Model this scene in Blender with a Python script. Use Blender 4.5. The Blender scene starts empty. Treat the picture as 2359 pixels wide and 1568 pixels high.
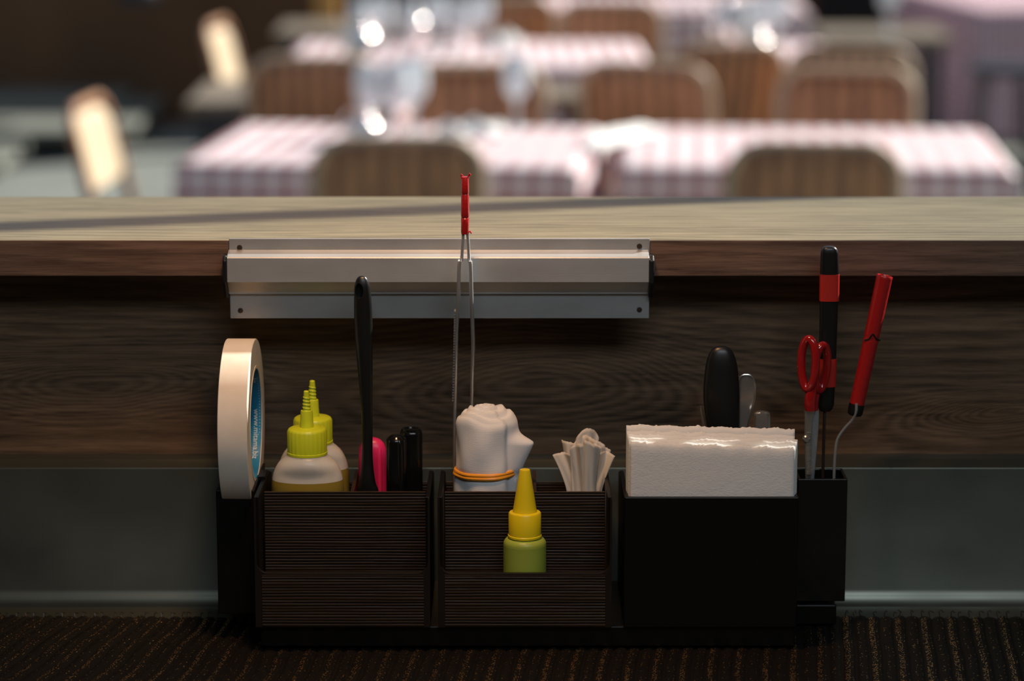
import bpy, bmesh, math, random
from mathutils import Vector, Matrix
random.seed(7)
PI = math.pi
C = bpy.context.scene.collection
S = bpy.context.scene

# ------------------------------------------------------------------ camera
PITCH = math.radians(11.17); FPX = 6500.0
CAM = Vector((0.0, -1.85, 0.58))
cam_d = bpy.data.cameras.new('camera'); cam = bpy.data.objects.new('camera', cam_d); C.objects.link(cam)
cam.location = CAM; cam.rotation_euler = (PI/2-PITCH, 0, 0)
cam_d.sensor_width = 36; cam_d.lens = FPX/2359*36
cam_d.dof.use_dof = True; cam_d.dof.focus_distance = 1.93; cam_d.dof.aperture_fstop = 4.7
cam_d.clip_start = 0.05; cam_d.clip_end = 100
S.camera = cam
S.view_settings.view_transform = 'Standard'; S.view_settings.look = 'None'
S.view_settings.exposure = 0.0; S.view_settings.gamma = 1.0; S.view_settings.use_curve_mapping = False

# ------------------------------------------------------------------ sky, sun, lamps
w = bpy.data.worlds.new('sky'); S.world = w; w.use_nodes = True
bg = w.node_tree.nodes['Background']; bg.inputs[0].default_value = (0.62, 0.75, 0.95, 1); bg.inputs[1].default_value = 0.32

def light(name, kind, loc, energy, color, **kw):
    d = bpy.data.lights.new(name, kind); o = bpy.data.objects.new(name, d); C.objects.link(o)
    o.location = loc; d.energy = energy; d.color = color
    for k, v in kw.items(): setattr(d, k, v)
    return o
def aim(o, target):
    o.rotation_euler = (Vector(target)-o.location).to_track_quat('-Z', 'Y').to_euler()

SUN_DIR = Vector((0.68, 0.44, 0.58))                 # towards the sun
sun = light('sun', 'SUN', (3, 4, 5), 8.5, (1.0, 0.95, 0.86), angle=math.radians(1.5))
sun.rotation_euler = (-SUN_DIR).to_track_quat('-Z', 'Y').to_euler()
heat = light('heat_lamp', 'SPOT', (-0.07, -0.17, 0.90), 15.5, (1.0, 0.56, 0.28), spot_size=math.radians(70), spot_blend=1.0, shadow_soft_size=0.06)
aim(heat, (-0.07, 0.07, 0.06))
fill = light('kitchen_fill', 'AREA', (0.3, -1.5, 1.45), 12.5, (0.80, 0.90, 1.0), shape='RECTANGLE', size=1.2, size_y=0.5)  # unseen cool fill, added to lift the faces towards the camera
aim(fill, (0.1, 0.1, 0.1))

# ------------------------------------------------------------------ pixel of the photo -> point
def ray(u, v):
    x = (u-1179.5)/FPX; y = (784-v)/FPX
    return Vector((x, math.cos(PITCH)+y*math.sin(PITCH), -math.sin(PITCH)+y*math.cos(PITCH)))
def at(u, v, Y):
    d = ray(u, v); return CAM + d*((Y-CAM.y)/d.y)
def onz(u, v, z):
    d = ray(u, v); return CAM + d*((z-CAM.z)/d.z)
def X(u, v, Y): return at(u, v, Y).x
def Z(v, Y): return at(1180, v, Y).z
def PX(Y, z=0.1):                                     # metres per pixel
    return ((Y-CAM.y)*math.cos(PITCH)+(CAM.z-z)*math.sin(PITCH))/FPX

# ------------------------------------------------------------------ materials
def mat(name, col=(.5,.5,.5), rough=.5, metal=0, **kw):
    m = bpy.data.materials.new(name); m.use_nodes = True
    b = m.node_tree.nodes['Principled BSDF']
    b.inputs['Base Color'].default_value = (*col, 1); b.inputs['Roughness'].default_value = rough
    b.inputs['Metallic'].default_value = metal
    for k, v in kw.items(): b.inputs[k.replace('_', ' ')].default_value = v
    return m
class NT:
    def __init__(s, m): s.m = m; s.t = m.node_tree; s.b = s.t.nodes['Principled BSDF']
    def n(s, typ, **kw):
        nd = s.t.nodes.new(typ)
        for k, v in kw.items():
            if k.startswith('i_'):
                nd.inputs[k[2:].replace('_', ' ')].default_value = v
            else: setattr(nd, k, v)
        return nd
    def l(s, a, b): s.t.links.new(a, b)
    def coords(s, scale=(1,1,1), kind='Object', rot=(0,0,0)):
        tc = s.n('ShaderNodeTexCoord'); mp = s.n('ShaderNodeMapping')
        mp.inputs['Scale'].default_value = scale; mp.inputs['Rotation'].default_value = rot
        s.l(tc.outputs[kind], mp.inputs['Vector']); return mp.outputs['Vector']
    def noise(s, vec, scale, detail=4, rough=.5, dist=0):
        nd = s.n('ShaderNodeTexNoise'); nd.inputs['Scale'].default_value = scale; nd.inputs['Detail'].default_value = detail
        nd.inputs['Roughness'].default_value = rough; nd.inputs['Distortion'].default_value = dist
        s.l(vec, nd.inputs['Vector']); return nd.outputs['Fac']
    def ramp(s, fac, stops):
        r = s.n('ShaderNodeValToRGB'); e = r.color_ramp.elements
        while len(e) < len(stops): e.new(0.5)
        for i, (p, c) in enumerate(stops):
            e[i].position = p; e[i].color = (*c, 1) if len(c) == 3 else c
        s.l(fac, r.inputs['Fac']); return r.outputs['Color']
    def math(s, op, a, b=None, clamp=False):
        nd = s.n('ShaderNodeMath', operation=op, use_clamp=clamp)
        for i, q in enumerate((a, b)):
            if q is None: continue
            if isinstance(q, (int, float)): nd.inputs[i].default_value = q
            else: s.l(q, nd.inputs[i])
        return nd.outputs[0]
    def bump(s, h, strength=.3, dist=.001):
        nd = s.n('ShaderNodeBump'); nd.inputs['Strength'].default_value = strength; nd.inputs['Distance'].default_value = dist
        s.l(h, nd.inputs['Height']); s.l(nd.outputs[0], s.b.inputs['Normal'])
    def color(s, c): s.l(c, s.b.inputs['Base Color'])

M = {}
# oak laminate: long horizontal grain, with cathedral figures where a knot is given
def wood(name, dark, light_, knots=(), plane='xz', rough=.42):
    m = mat(name, rough=rough); t = NT(m)
    v = t.coords()
    sep = t.n('ShaderNodeSeparateXYZ'); t.l(v, sep.inputs[0])
    a = sep.outputs['X']; b = sep.outputs['Z'] if plane == 'xz' else sep.outputs['Y']
    warp = t.noise(t.coords((3.2, 9, 9)), 1.0, 3)
    bb = t.math('ADD', b, t.math('MULTIPLY', t.math('SUBTRACT', warp, .5), .05))
    f = bb
    for (kx, kz, ax, fall) in knots:
        dx = t.math('MULTIPLY', t.math('SUBTRACT', a, kx), ax)
        dz = t.math('SUBTRACT', bb, kz)
        r2 = t.math('ADD', t.math('MULTIPLY', dx, dx), t.math('MULTIPLY', dz, dz))
        r = t.math('SQRT', t.math('ADD', r2, 1e-6))
        wgt = t.math('EXPONENT', t.math('MULTIPLY', r2, -1/(fall*fall)))
        inv = t.math('SUBTRACT', 1.0, wgt)
        f = t.math('ADD', t.math('MULTIPLY', r, wgt), t.math('MULTIPLY', f, inv))
    fine = t.noise(t.coords((14, 260, 260)), 1.0, 5, .6)
    fine2 = t.noise(t.coords((50, 1400, 1400)), 1.0, 3, .6)
    wv = t.math('SINE', t.math('MULTIPLY', t.math('ADD', f, t.math('MULTIPLY', fine, .011)), 560))
    broad = t.noise(t.coords((2.5, 26, 26)), 1.0, 3)
    g = t.math('ADD', t.math('MULTIPLY', wv, .060), t.math('MULTIPLY', fine, .75))
    g = t.math('ADD', g, t.math('MULTIPLY', broad, .38))
    g = t.math('ADD', g, t.math('MULTIPLY', t.math('SUBTRACT', fine2, .5), .35))
    t.color(t.ramp(g, [(.34, dark), (.74, light_)]))
    t.bump(t.math('ADD', fine, fine2), .3, .0004)
    return m
M['oak_edge'] = wood('oak_edge', (.06,.032,.021), (.23,.135,.092))
M['oak_wall'] = wood('oak_wall', (.034,.020,.011), (.215,.135,.078), knots=[(.018,.150,.24,.036), (-.30,.155,.16,.022), (.36,.13,.2,.014)])
M['oak_top'] = wood('oak_top', (.10,.078,.038), (.30,.25,.15), plane='xy', rough=.34)
M['oak_dining'] = wood('oak_dining', (.11,.085,.06), (.27,.22,.16), plane='xy')

m = mat('brushed_steel', (.118,.125,.102), .36, .8); t = NT(m)
nz = t.noise(t.coords((3, 300, 500)), 1, 3); t.bump(nz, .04, .0002)
sm = t.noise(t.coords((7, 7, 9)), 1, 4); t.l(t.ramp(sm, [(.3,(.28,)*3),(.75,(.46,)*3)]), m.node_tree.nodes['Principled BSDF'].inputs['Roughness'])
M['steel'] = m
m = mat('aluminium', (.62,.62,.61), .42, .72); t = NT(m)
nz = t.noise(t.coords((2, 400, 900)), 1, 3); t.bump(nz, .10, .0002)
sm = t.noise(t.coords((14, 20, 40)), 1, 4); t.color(t.ramp(sm, [(.3,(.52,.52,.51)),(.7,(.66,.66,.65))]))
M['alu'] = m
M['black_plastic'] = mat('black_plastic', (.008,.008,.008), .32)
M['screw'] = mat('dark_screw', (.10,.07,.055), .4, .8)
M['chrome'] = mat('chrome', (.72,.68,.62), .22, .9)
M['tong_steel'] = mat('tong_steel', (.55,.55,.55), .35, .7)
M['black_soft'] = mat('black_soft', (.007,.007,.0065), .36, Specular_IOR_Level=.55)
M['black_matte'] = mat('black_matte', (.022,.018,.014), .38)
M['black_gloss'] = mat('black_gloss', (.006,.006,.006), .16)

m = mat('grooved_brown', (.030,.018,.011), .36, Specular_IOR_Level=.30); t = NT(m)     # the moulded, wood-like grooves of the bins
v = t.coords((5, 5, 420)); g1 = t.noise(v, 1.0, 4, .65)
sep = t.n('ShaderNodeSeparateXYZ'); t.l(t.coords(), sep.inputs[0])
wob = t.noise(t.coords((9, 9, 60)), 1.0, 3)
s1 = t.math('SINE', t.math('ADD', t.math('MULTIPLY', sep.outputs['Z'], 2*PI/.0021), t.math('MULTIPLY', wob, 5)))
h = t.math('ADD', t.math('MULTIPLY', s1, .22), g1)
t.bump(h, 1.0, .00050)
t.color(t.ramp(h, [(.25,(.005,.0027,.0015)),(.75,(.048,.027,.014))]))
M['grooved'] = m
m = mat('bin_shell', (.004,.003,.0025), .38, Specular_IOR_Level=.3); t = NT(m)
t.bump(t.noise(t.coords((60,60,900)), 1, 2), .2, .0002); M['shell'] = m

M['rim'] = mat('bin_rim', (.012,.008,.005), .34)
m = mat('masking_tape', (.82,.74,.62), .55); t = NT(m)
g = t.noise(t.coords((60,60,60)), 1, 4); t.bump(g, .25, .0004)
t.color(t.ramp(g, [(.3,(.78,.68,.55)),(.7,(.84,.77,.66))])); M['tape'] = m
m = mat('tape_side', (.80,.70,.58), .6); t = NT(m); M['tape_side'] = m
m = mat('blue_label', (.02,.20,.42), .3); t = NT(m)
g = t.noise(t.coords((14,14,14)), 1, 3); t.color(t.ramp(g, [(.35,(.012,.10,.24)),(.6,(.03,.30,.52)),(.75,(.10,.45,.62))])); M['label'] = m
M['label_print'] = mat('label_print', (.75,.82,.85), .4)
M['lime'] = mat('lime_cap', (.62,.70,.02), .38, Subsurface_Weight=.15, Subsurface_Radius=(.004,.004,.001), Subsurface_Scale=.5)
M['yellow'] = mat('yellow_cap', (.86,.66,.01), .34, Subsurface_Weight=.15, Subsurface_Radius=(.004,.003,.001), Subsurface_Scale=.5)
m = mat('green_bottle', (.36,.44,.06), .4, Subsurface_Weight=.3, Subsurface_Radius=(.006,.006,.002), Subsurface_Scale=.6); M['green'] = m
M['pink'] = mat('pink_cap', (.95,.03,.17), .35, Subsurface_Weight=.2, Subsurface_Radius=(.006,.001,.002), Subsurface_Scale=.5)
# translucent squeeze bottle
m = mat('frosted_plastic', (.92,.88,.80), .32, Subsurface_Weight=.8, Subsurface_Radius=(1,.9,.7), Subsurface_Scale=.012); t = NT(m)
tr = t.n('ShaderNodeBsdfTransparent'); tr.inputs[0].default_value = (.92,.88,.8,1)
tl = t.n('ShaderNodeBsdfTranslucent'); tl.inputs[0].default_value = (.85,.78,.66,1)
mx = t.n('ShaderNodeMixShader'); mx.inputs[0].default_value = .20
mx2 = t.n('ShaderNodeMixShader'); mx2.inputs[0].default_value = .16
out = m.node_tree.nodes['Material Output']
t.l(t.b.outputs[0], mx.inputs[1]); t.l(tl.outputs[0], mx.inputs[2])
t.l(mx.outputs[0], mx2.inputs[1]); t.l(tr.outputs[0], mx2.inputs[2]); t.l(mx2.outputs[0], out.inputs[0])
M['frosted'] = m
m = mat('frosted_filled', (.42,.30,.05), .3); t = NT(m)
tr = t.n('ShaderNodeBsdfTransparent'); tr.inputs[0].default_value = (.9,.8,.5,1)
mx = t.n('ShaderNodeMixShader'); mx.inputs[0].default_value = .35; out = m.node_tree.nodes['Material Output']
t.l(t.b.outputs[0], mx.inputs[1]); t.l(tr.outputs[0], mx.inputs[2]); t.l(mx.outputs[0], out.inputs[0]); M['filled'] = m
M['oil'] = mat('amber_oil', (.50,.36,.03), .25, Subsurface_Weight=.4, Subsurface_Radius=(.01,.007,.002), Subsurface_Scale=.6)

m = mat('white_cloth', (.80,.79,.78), .9, Sheen_Weight=.3); t = NT(m)
wv = t.n('ShaderNodeTexWave', wave_type='BANDS', bands_direction='Z'); wv.inputs['Scale'].default_value = 420
wv.inputs['Distortion'].default_value = 1.5; t.l(t.coords(), wv.inputs['Vector'])
t.bump(t.math('ADD', wv.outputs['Fac'], t.noise(t.coords((220,220,220)), 1, 3)), .22, .0005); M['cloth'] = m
m = mat('napkin_paper', (.74,.73,.70), .95, Specular_IOR_Level=.1); t = NT(m)
g = t.noise(t.coords((420,420,800), rot=(0,.7,0)), 1, 3, .6); g2 = t.noise(t.coords((160,160,160)), 1, 2)
t.bump(t.math('ADD', g, g2), .4, .0005); M['napkin'] = m
m = mat('tissue_paper', (.86,.80,.70), .85); t = NT(m)
tl = t.n('ShaderNodeBsdfTranslucent'); tl.inputs[0].default_value = (.9,.82,.7,1)
mx = t.n('ShaderNodeMixShader'); mx.inputs[0].default_value = .3
out = m.node_tree.nodes['Material Output']; t.l(t.b.outputs[0], mx.inputs[1]); t.l(tl.outputs[0], mx.inputs[2]); t.l(mx.outputs[0], out.inputs[0])
t.bump(t.noise(t.coords((300,300,120)), 1, 4), .4, .0005); M['tissue'] = m
M['rubber'] = mat('orange_rubber', (.95,.38,.03), .4, Subsurface_Weight=.2, Subsurface_Radius=(.003,.001,.0005), Subsurface_Scale=.5)
m = mat('red_tape', (.38,.012,.012), .28); t = NT(m)
g = t.noise(t.coords((160,160,500)), 1, 3); t.bump(g, .35, .0006); M['red_tape'] = m
m = mat('red_tape_flat', (.46,.025,.018), .35); M['red_band'] = m
m = mat('red_handle', (.33,.009,.010), .16, Coat_Weight=.5); M['red_gloss'] = m

m = mat('ribbed_mat', (.02,.015,.01), .6, Specular_IOR_Level=.2); t = NT(m)            # black weave shot with gold thread
uv = t.n('ShaderNodeUVMap'); sp = t.n('ShaderNodeSeparateXYZ'); t.l(uv.outputs[0], sp.inputs[0])
vor = t.n('ShaderNodeTexVoronoi', feature='F1'); mp = t.n('ShaderNodeMapping'); mp.inputs['Scale'].default_value = (1200, 700, 1)
t.l(uv.outputs[0], mp.inputs['Vector']); t.l(mp.outputs[0], vor.inputs['Vector']); vor.inputs['Scale'].default_value = 1
spc = t.n('ShaderNodeSeparateXYZ'); t.l(vor.outputs['Color'], spc.inputs[0])
pk = t.math('GREATER_THAN', spc.outputs[0], .42)
cell = t.math('LESS_THAN', vor.outputs['Distance'], .42)
fr = t.math('FRACT', t.math('MULTIPLY', sp.outputs['X'], 1/.0092))
thread = t.math('LESS_THAN', t.math('ABSOLUTE', t.math('SUBTRACT', fr, .34)), .11)
thread2 = t.math('MULTIPLY', t.math('LESS_THAN', t.math('ABSOLUTE', t.math('SUBTRACT', fr, .72)), .06), t.math('GREATER_THAN', spc.outputs[1], .8))
fr2 = t.math('FRACT', t.math('MULTIPLY', sp.outputs['X'], 1/.0184))          # every other rib carries most of the gold
strong = t.math('LESS_THAN', t.math('ABSOLUTE', t.math('SUBTRACT', fr2, .17)), .10)
weak = t.math('MULTIPLY', thread, t.math('GREATER_THAN', spc.outputs[1], .78))
gold = t.math('MULTIPLY', t.math('MULTIPLY', pk, cell), t.math('MAXIMUM', t.math('MAXIMUM', strong, weak), thread2))
mxc = t.n('ShaderNodeMix', data_type='RGBA'); t.l(gold, mxc.inputs[0])
weave = t.noise(t.coords((500,900,500)), 1, 3)
mxc.inputs[7].default_value = (1.0,.62,.24,1); t.l(t.ramp(weave, [(.35,(.0015,.001,.0008)),(.75,(.009,.006,.004))]), mxc.inputs[6])
t.color(mxc.outputs[2]); t.l(gold, t.b.inputs['Metallic'])
t.l(t.math('SUBTRACT', .62, t.math('MULTIPLY', gold, .25)), t.b.inputs['Roughness'])
t.bump(t.math('ADD', weave, t.math('MULTIPLY', spc.outputs[2], .6)), .8, .0006); M['mat'] = m

def gingham(name, p, white=(.86,.80,.80), mid=(.62,.30,.32), red=(.30,.035,.05)):
    m = mat(name, rough=.75); t = NT(m)
    uv = t.n('ShaderNodeUVMap'); sp = t.n('ShaderNodeSeparateXYZ'); t.l(uv.outputs[0], sp.inputs[0])
    a = t.math('GREATER_THAN', t.math('FRACT', t.math('MULTIPLY', sp.outputs[0], 1/p)), .5)
    b = t.math('GREATER_THAN', t.math('FRACT', t.math('MULTIPLY', sp.outputs[1], 1/p)), .5)
    s = t.math('MULTIPLY', t.math('ADD', a, b), .5)
    r = t.ramp(s, [(0, white), (.5, mid), (1, red)]); t.color(r)
    return m
M['gingham'] = gingham('red_gingham', .064, (.92,.90,.92), (.72,.55,.59), (.26,.03,.045))
M['gingham_small'] = gingham('small_gingham', .034, (.80,.76,.80), (.45,.26,.32), (.22,.05,.09))
m = mat('cane_back', (.17,.10,.065), .5); t = NT(m)
sp = t.n('ShaderNodeSeparateXYZ'); t.l(t.coords(), sp.inputs[0])
st = t.math('SINE', t.math('MULTIPLY', sp.outputs[0], 2*PI/.050)); st = t.math('ADD', t.math('MULTIPLY', st, .3), t.noise(t.coords((20,20,6)), 1, 3))
t.color(t.ramp(st, [(.2,(.14,.065,.035)),(.8,(.54,.27,.13))])); M['slat'] = m
M['chair_frame'] = mat('chair_frame', (.50,.38,.26), .45)
M['pale_ply'] = mat('pale_ply', (.62,.50,.34), .5)
M['sky_pale_glass'] = mat('sky_pale_glass', (.84,.92,.97), .15, Transmission_Weight=.30, IOR=1.5, Specular_IOR_Level=.8)  # milky pale blue stands in for the sky reflected in clear glass
M['silver'] = mat('polished_silver', (.97,.97,.95), .14, 1)
M['white_china'] = mat('white_china', (.85,.85,.83), .2)
M['yellow_china'] = mat('yellow_food', (.80,.62,.22), .4)
M['linen'] = mat('white_linen', (.86,.87,.87), .8)
M['dark_metal'] = mat('dark_metal', (.03,.035,.045), .3, .5)
M['stone'] = mat('grey_stone', (.17,.18,.155), .8)
m = mat('dining_floor', (.24,.27,.25), .7); t = NT(m)
t.color(t.ramp(t.noise(t.coords((2,2,2)), 1, 4), [(.3,(.15,.165,.15)),(.7,(.22,.235,.215))])); M['floor'] = m
m = mat('wall_panelling', (.12,.06,.02), .7); t = NT(m)
t.color(t.ramp(t.noise(t.coords((2,2,.8)), 1, 4), [(.3,(.085,.040,.014)),(.7,(.14,.068,.026))])); M['wall'] = m
M['doorway_shade'] = mat('black_opening', (.004,.004,.004), .8)
M['ochre'] = mat('ochre_post', (.60,.30,.08), .6)
M['kitchen_wall'] = mat('kitchen_wall', (.10,.09,.08), .8)
M['cap_black'] = mat('rail_end_cap', (.010,.010,.012), .35)

# ------------------------------------------------------------------ mesh helpers
def link(name, me, m=None, parent=None, smooth=False):
    o = bpy.data.objects.new(name, me); C.objects.link(o)
    if m is not None: me.materials.append(m)
    if parent is not None: o.parent = parent
    if smooth:
        for p in me.polygons: p.use_smooth = True
    return o
def obj(name, bm, m, parent=None, smooth=False, bevel=0, seg=2, shift=None):
    bmesh.ops.recalc_face_normals(bm, faces=bm.faces)
    if shift is None and parent is not None and parent.type == 'EMPTY': shift = parent.location
    if shift is not None:
        bmesh.ops.translate(bm, vec=-Vector(shift), verts=bm.verts)
    me = bpy.data.meshes.new(name); bm.to_mesh(me); bm.free()
    o = link(name, me, m, parent, smooth)
    if smooth and hasattr(me, 'set_sharp_from_angle'): me.set_sharp_from_angle(angle=math.radians(38))
    if bevel:
        b = o.modifiers.new('bevel', 'BEVEL'); b.width = bevel; b.segments = seg; b.limit_method = 'ANGLE'; b.angle_limit = math.radians(35)
    return o
def place(o, loc):                                     # give a one-mesh thing its own origin
    o.data.transform(Matrix.Translation(-Vector(loc))); o.location = loc; return o
def tag(o, label, cat, group=None, kind=None):
    o['label'] = label; o['category'] = cat
    if group: o['group'] = group
    if kind: o['kind'] = kind
    return o
def thing(name, loc, label, cat, group=None):
    o = bpy.data.objects.new(name, None); C.objects.link(o); o.location = loc; o.empty_display_size = .05
    return tag(o, label, cat, group)
def struct(o): o['kind'] = 'structure'; return o
def box(bm, x0, x1, y0, y1, z0, z1):
    vs = [bm.verts.new(p) for p in ((x0,y0,z0),(x1,y0,z0),(x1,y1,z0),(x0,y1,z0),(x0,y0,z1),(x1,y0,z1),(x1,y1,z1),(x0,y1,z1))]
    for f in ((0,3,2,1),(4,5,6,7),(0,1,5,4),(1,2,6,5),(2,3,7,6),(3,0,4,7)): bm.faces.new([vs[i] for i in f])
    return vs
def boxo(name, dims, m, parent=None, bevel=0, **kw):
    bm = bmesh.new(); box(bm, *dims); return obj(name, bm, m, parent, bevel=bevel, **kw)
def rings(bm, rs, closed=False, cap=True):             # skin a list of rings of points
    vr = [[bm.verts.new(p) for p in r] for r in rs]
    n = len(vr[0]); m_ = len(vr)
    for i in range(m_ if closed else m_-1):
        a, b = vr[i], vr[(i+1) % m_]
        for j in range(n): bm.faces.new((a[j], a[(j+1)%n], b[(j+1)%n], b[j]))
    if cap and not closed:
        bm.faces.new(vr[0][::-1]); bm.faces.new(vr[-1])
def lathe(bm, prof, cx=0, cy=0, z0=0, n=40, sy=1.0, cap=True, flute=None):
    rs = []
    for (r, z) in prof:
        ring = []
        for k in range(n):
            a = 2*PI*k/n; rr = r
            if flute and flute[0] < z < flute[1]: rr = r*(1 - (flute[3] if k % 2 else 0))
            ring.append((cx+rr*math.cos(a), cy+rr*math.sin(a)*sy, z0+z))
        rs.append(ring)
    rings(bm, rs, cap=cap)
def column(bm, pts, n=20, power=2.0):
    """pts: (x, y, z, half-width x, half-width y); horizontal super-elliptic sections"""
    rs = []
    for (x, y, z, a, b) in pts:
        r = []
        for k in range(n):
            t_ = 2*PI*k/n; c, s_ = math.cos(t_), math.sin(t_)
            r.append((x+a*math.copysign(abs(c)**(2/power), c), y+b*math.copysign(abs(s_)**(2/power), s_), z))
        rs.append(r)
    rings(bm, rs)
def tube(bm, pts, rad, n=10, closed=False, flat=1.0, side=None):
    """round or flattened tube along pts; side = direction of the flattened axis"""
    P = [Vector(p) for p in pts]; m_ = len(P); rs = []
    R = rad if isinstance(rad, (list, tuple)) else [rad]*m_
    up = Vector(side) if side else None
    for i in range(m_):
        if closed: tg = (P[(i+1)%m_]-P[i-1]).normalized()
        else: tg = (P[min(i+1,m_-1)]-P[max(i-1,0)]).normalized()
        ref = up if up is not None else (Vector((0,1,0)) if abs(tg.y) < .9 else Vector((1,0,0)))
        a = tg.cross(ref).normalized(); b = tg.cross(a).normalized()
        rs.append([P[i]+a*math.cos(2*PI*k/n)*R[i]+b*math.sin(2*PI*k/n)*R[i]*flat for k in range(n)])
    rings(bm, rs, closed=closed)
def extrude_xz(bm, pts, y0, y1):                       # polygon in x,z given a thickness in y
    a = [bm.verts.new((x, y0, z)) for x, z in pts]; b = [bm.verts.new((x, y1, z)) for x, z in pts]
    bm.faces.new(a); bm.faces.new(b[::-1]); n = len(a)
    for i in range(n): bm.faces.new((a[i], b[i], b[(i+1)%n], a[(i+1)%n]))
def extrude_x(bm, pts, x0, x1):                        # polygon in y,z extended along x
    a = [bm.verts.new((x0, y, z)) for y, z in pts]; b = [bm.verts.new((x1, y, z)) for y, z in pts]
    bm.faces.new(a); bm.faces.new(b[::-1]); n = len(a)
    for i in range(n): bm.faces.new((a[i], b[i], b[(i+1)%n], a[(i+1)%n]))
def spline(pts, k=6):                                  # Catmull-Rom
    out = []
    P = [pts[0]]+list(pts)+[pts[-1]]
    for i in range(1, len(P)-2):
        for j in range(k):
            t_ = j/k; r = []
            for a, b, c, d in zip(P[i-1], P[i], P[i+1], P[i+2]):
                r.append(.5*((2*b)+(-a+c)*t_+(2*a-5*b+4*c-d)*t_*t_+(-a+3*b-3*c+d)*t_**3))
            out.append(tuple(r))
    out.append(tuple(pts[-1])); return out

# ================================================================== kitchen side: the setting
LY = .105                                              # front of the ledge
LZ1 = Z(553, LY); LZ0 = Z(636, LY); LBACK = onz(1180, 453, LZ1).y
WY = .150; SY = .125; SZ = Z(1079, SY)
tag(boxo('worktop', (-1.5, 1.5, -.62, SY-.0065, -.045, -.0052), M['steel'], bevel=.001), 'dim steel worktop carrying the black ribbed mat', 'worktop')
bm = bmesh.new()                                       # steel upstand with a rounded top and a coved foot
lt = Z(1056, SY+.010)
pr = [(SY, .006), (SY, SZ-.0005), (SY+.0004, SZ+.0004), (SY+.0060, SZ+.5*(lt-SZ)), (SY+.0092, lt-.0008), (SY+.0104, lt), (WY, lt), (WY, -.03), (SY-.006, -.03), (SY-.006, -.004), (SY-.003, .002)]
extrude_x(bm, pr, -1.5, 1.5); up = struct(obj('trim_1', bm, M['steel'], smooth=True)); up['label'] = 'brushed steel upstand behind the organizer'
struct(boxo('wall_counter', (-1.5, 1.5, WY, WY+.03, -1.1, LZ0), M['oak_wall']))
bm = bmesh.new(); box(bm, -1.5, 1.5, LY, LBACK, LZ0, LZ1)
ledge = obj('serving_ledge', bm, M['oak_edge'], bevel=.0006); ledge.data.materials.append(M['oak_top'])
for p in ledge.data.polygons:
    if p.normal.z > .5: p.material_index = 1
tag(ledge, 'long oak-look serving ledge above the steel upstand', 'ledge')
# room shell of the kitchen (outside the frame, keeps daylight off the worktop)
struct(boxo('ceiling', (-2.2, 2.2, -3.6, .45, 1.55, 1.6), M['kitchen_wall']))
struct(boxo('wall_back', (-2.2, 2.2, -3.65, -3.6, -1.1, 1.6), M['kitchen_wall']))
struct(boxo('wall_left', (-2.25, -2.2, -3.6, .1, -1.1, 1.6), M['kitchen_wall']))
struct(boxo('wall_right', (2.2, 2.25, -3.6, .1, -1.1, 1.6), M['kitchen_wall']))
# unseen beam added over the pass to cast the dark stripe on the ledge
bm = bmesh.new(); box(bm, -2.0, 2.0, -.020, .020, -.008, .008); beam = obj('shadow_beam', bm, M['alu'])
beam.location = (0, .503, .80); beam.rotation_euler.z = math.radians(15); struct(beam)

# ================================================================== ribbed mat
def build_mat():
    bm = bmesh.new(); uvl = bm.loops.layers.uv.new('UVMap')
    pitch = .0092; nr = 118; per = 8; x00 = -nr*pitch/2
    ys = [-.5, -.3, -.16]+[-.12+.0035*i for i in range(59)]
    ys = [y for y in ys if y < .083]+[.083]
    cols = []
    for i in range(nr*per+1):
        x0 = x00+i*pitch/per; ph = (i % per)/per
        rise = .0016*max(0, math.sin(PI*ph))**.7
        k = max(0, -(x0+.17)); mm = .10+.75*k*1.0 if k > 0 else .10
        mm = min(mm, .36)
        col = []
        for y in ys:
            xx = x0+mm*(y+.05)+.0010*math.sin(y*70+x0*9)*(1 if x0 < -.1 else .35)
            zz = -.0026+rise+.0012*math.sin(x0*11+y*6)*.5
            if y > .078: zz -= .0004
            yy = y + (.0010*math.sin(x0*170)+.0008*math.sin(x0*431+1)) if y > .08 else y
            col.append((bm.verts.new((xx, yy, zz)), x0, y))
        cols.append(col)
    for i in range(len(cols)-1):
        for j in range(len(ys)-1):
            q = (cols[i][j], cols[i+1][j], cols[i+1][j+1], cols[i][j+1])
            f = bm.faces.new([c[0] for c in q]); f.smooth = True
            for lp, c in zip(f.loops, q): lp[uvl].uv = (c[1], c[2])
    # thickness at the far edge
    me = bpy.data.meshes.new('ribbed_mat'); bm.to_mesh(me); bm.free()
    o = link('ribbed_mat', me, M['mat'])
    so = o.modifiers.new('s', 'SOLIDIFY'); so.thickness = .0012; so.offset = -1
    tag(o, 'black ribbed non-slip mat with gold threads under the organizer', 'mat')
    # frayed far edge: loose black loops
    bm = bmesh.new(); rnd = random.Random(3)
    for i in range(150):
        x = -.52+1.04*i/150+rnd.uniform(-.002,.002)
        if not (x > .23 or x < -.2): continue
        hgt = rnd.uniform(.0008, .0020)*(1.5 if x > .2 else .7)
        p = [(x, .082, -.002), (x+rnd.uniform(-.001,.001), .0835, hgt*.6), (x+rnd.uniform(-.001,.002), .084, hgt), (x+rnd.uniform(.001,.003), .083, hgt*.4)]
        tube(bm, p, .00035, n=5)
    obj('frayed_edge', bm, M['black_matte'], o, smooth=True)['kind'] = 'stuff'
build_mat()

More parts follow.
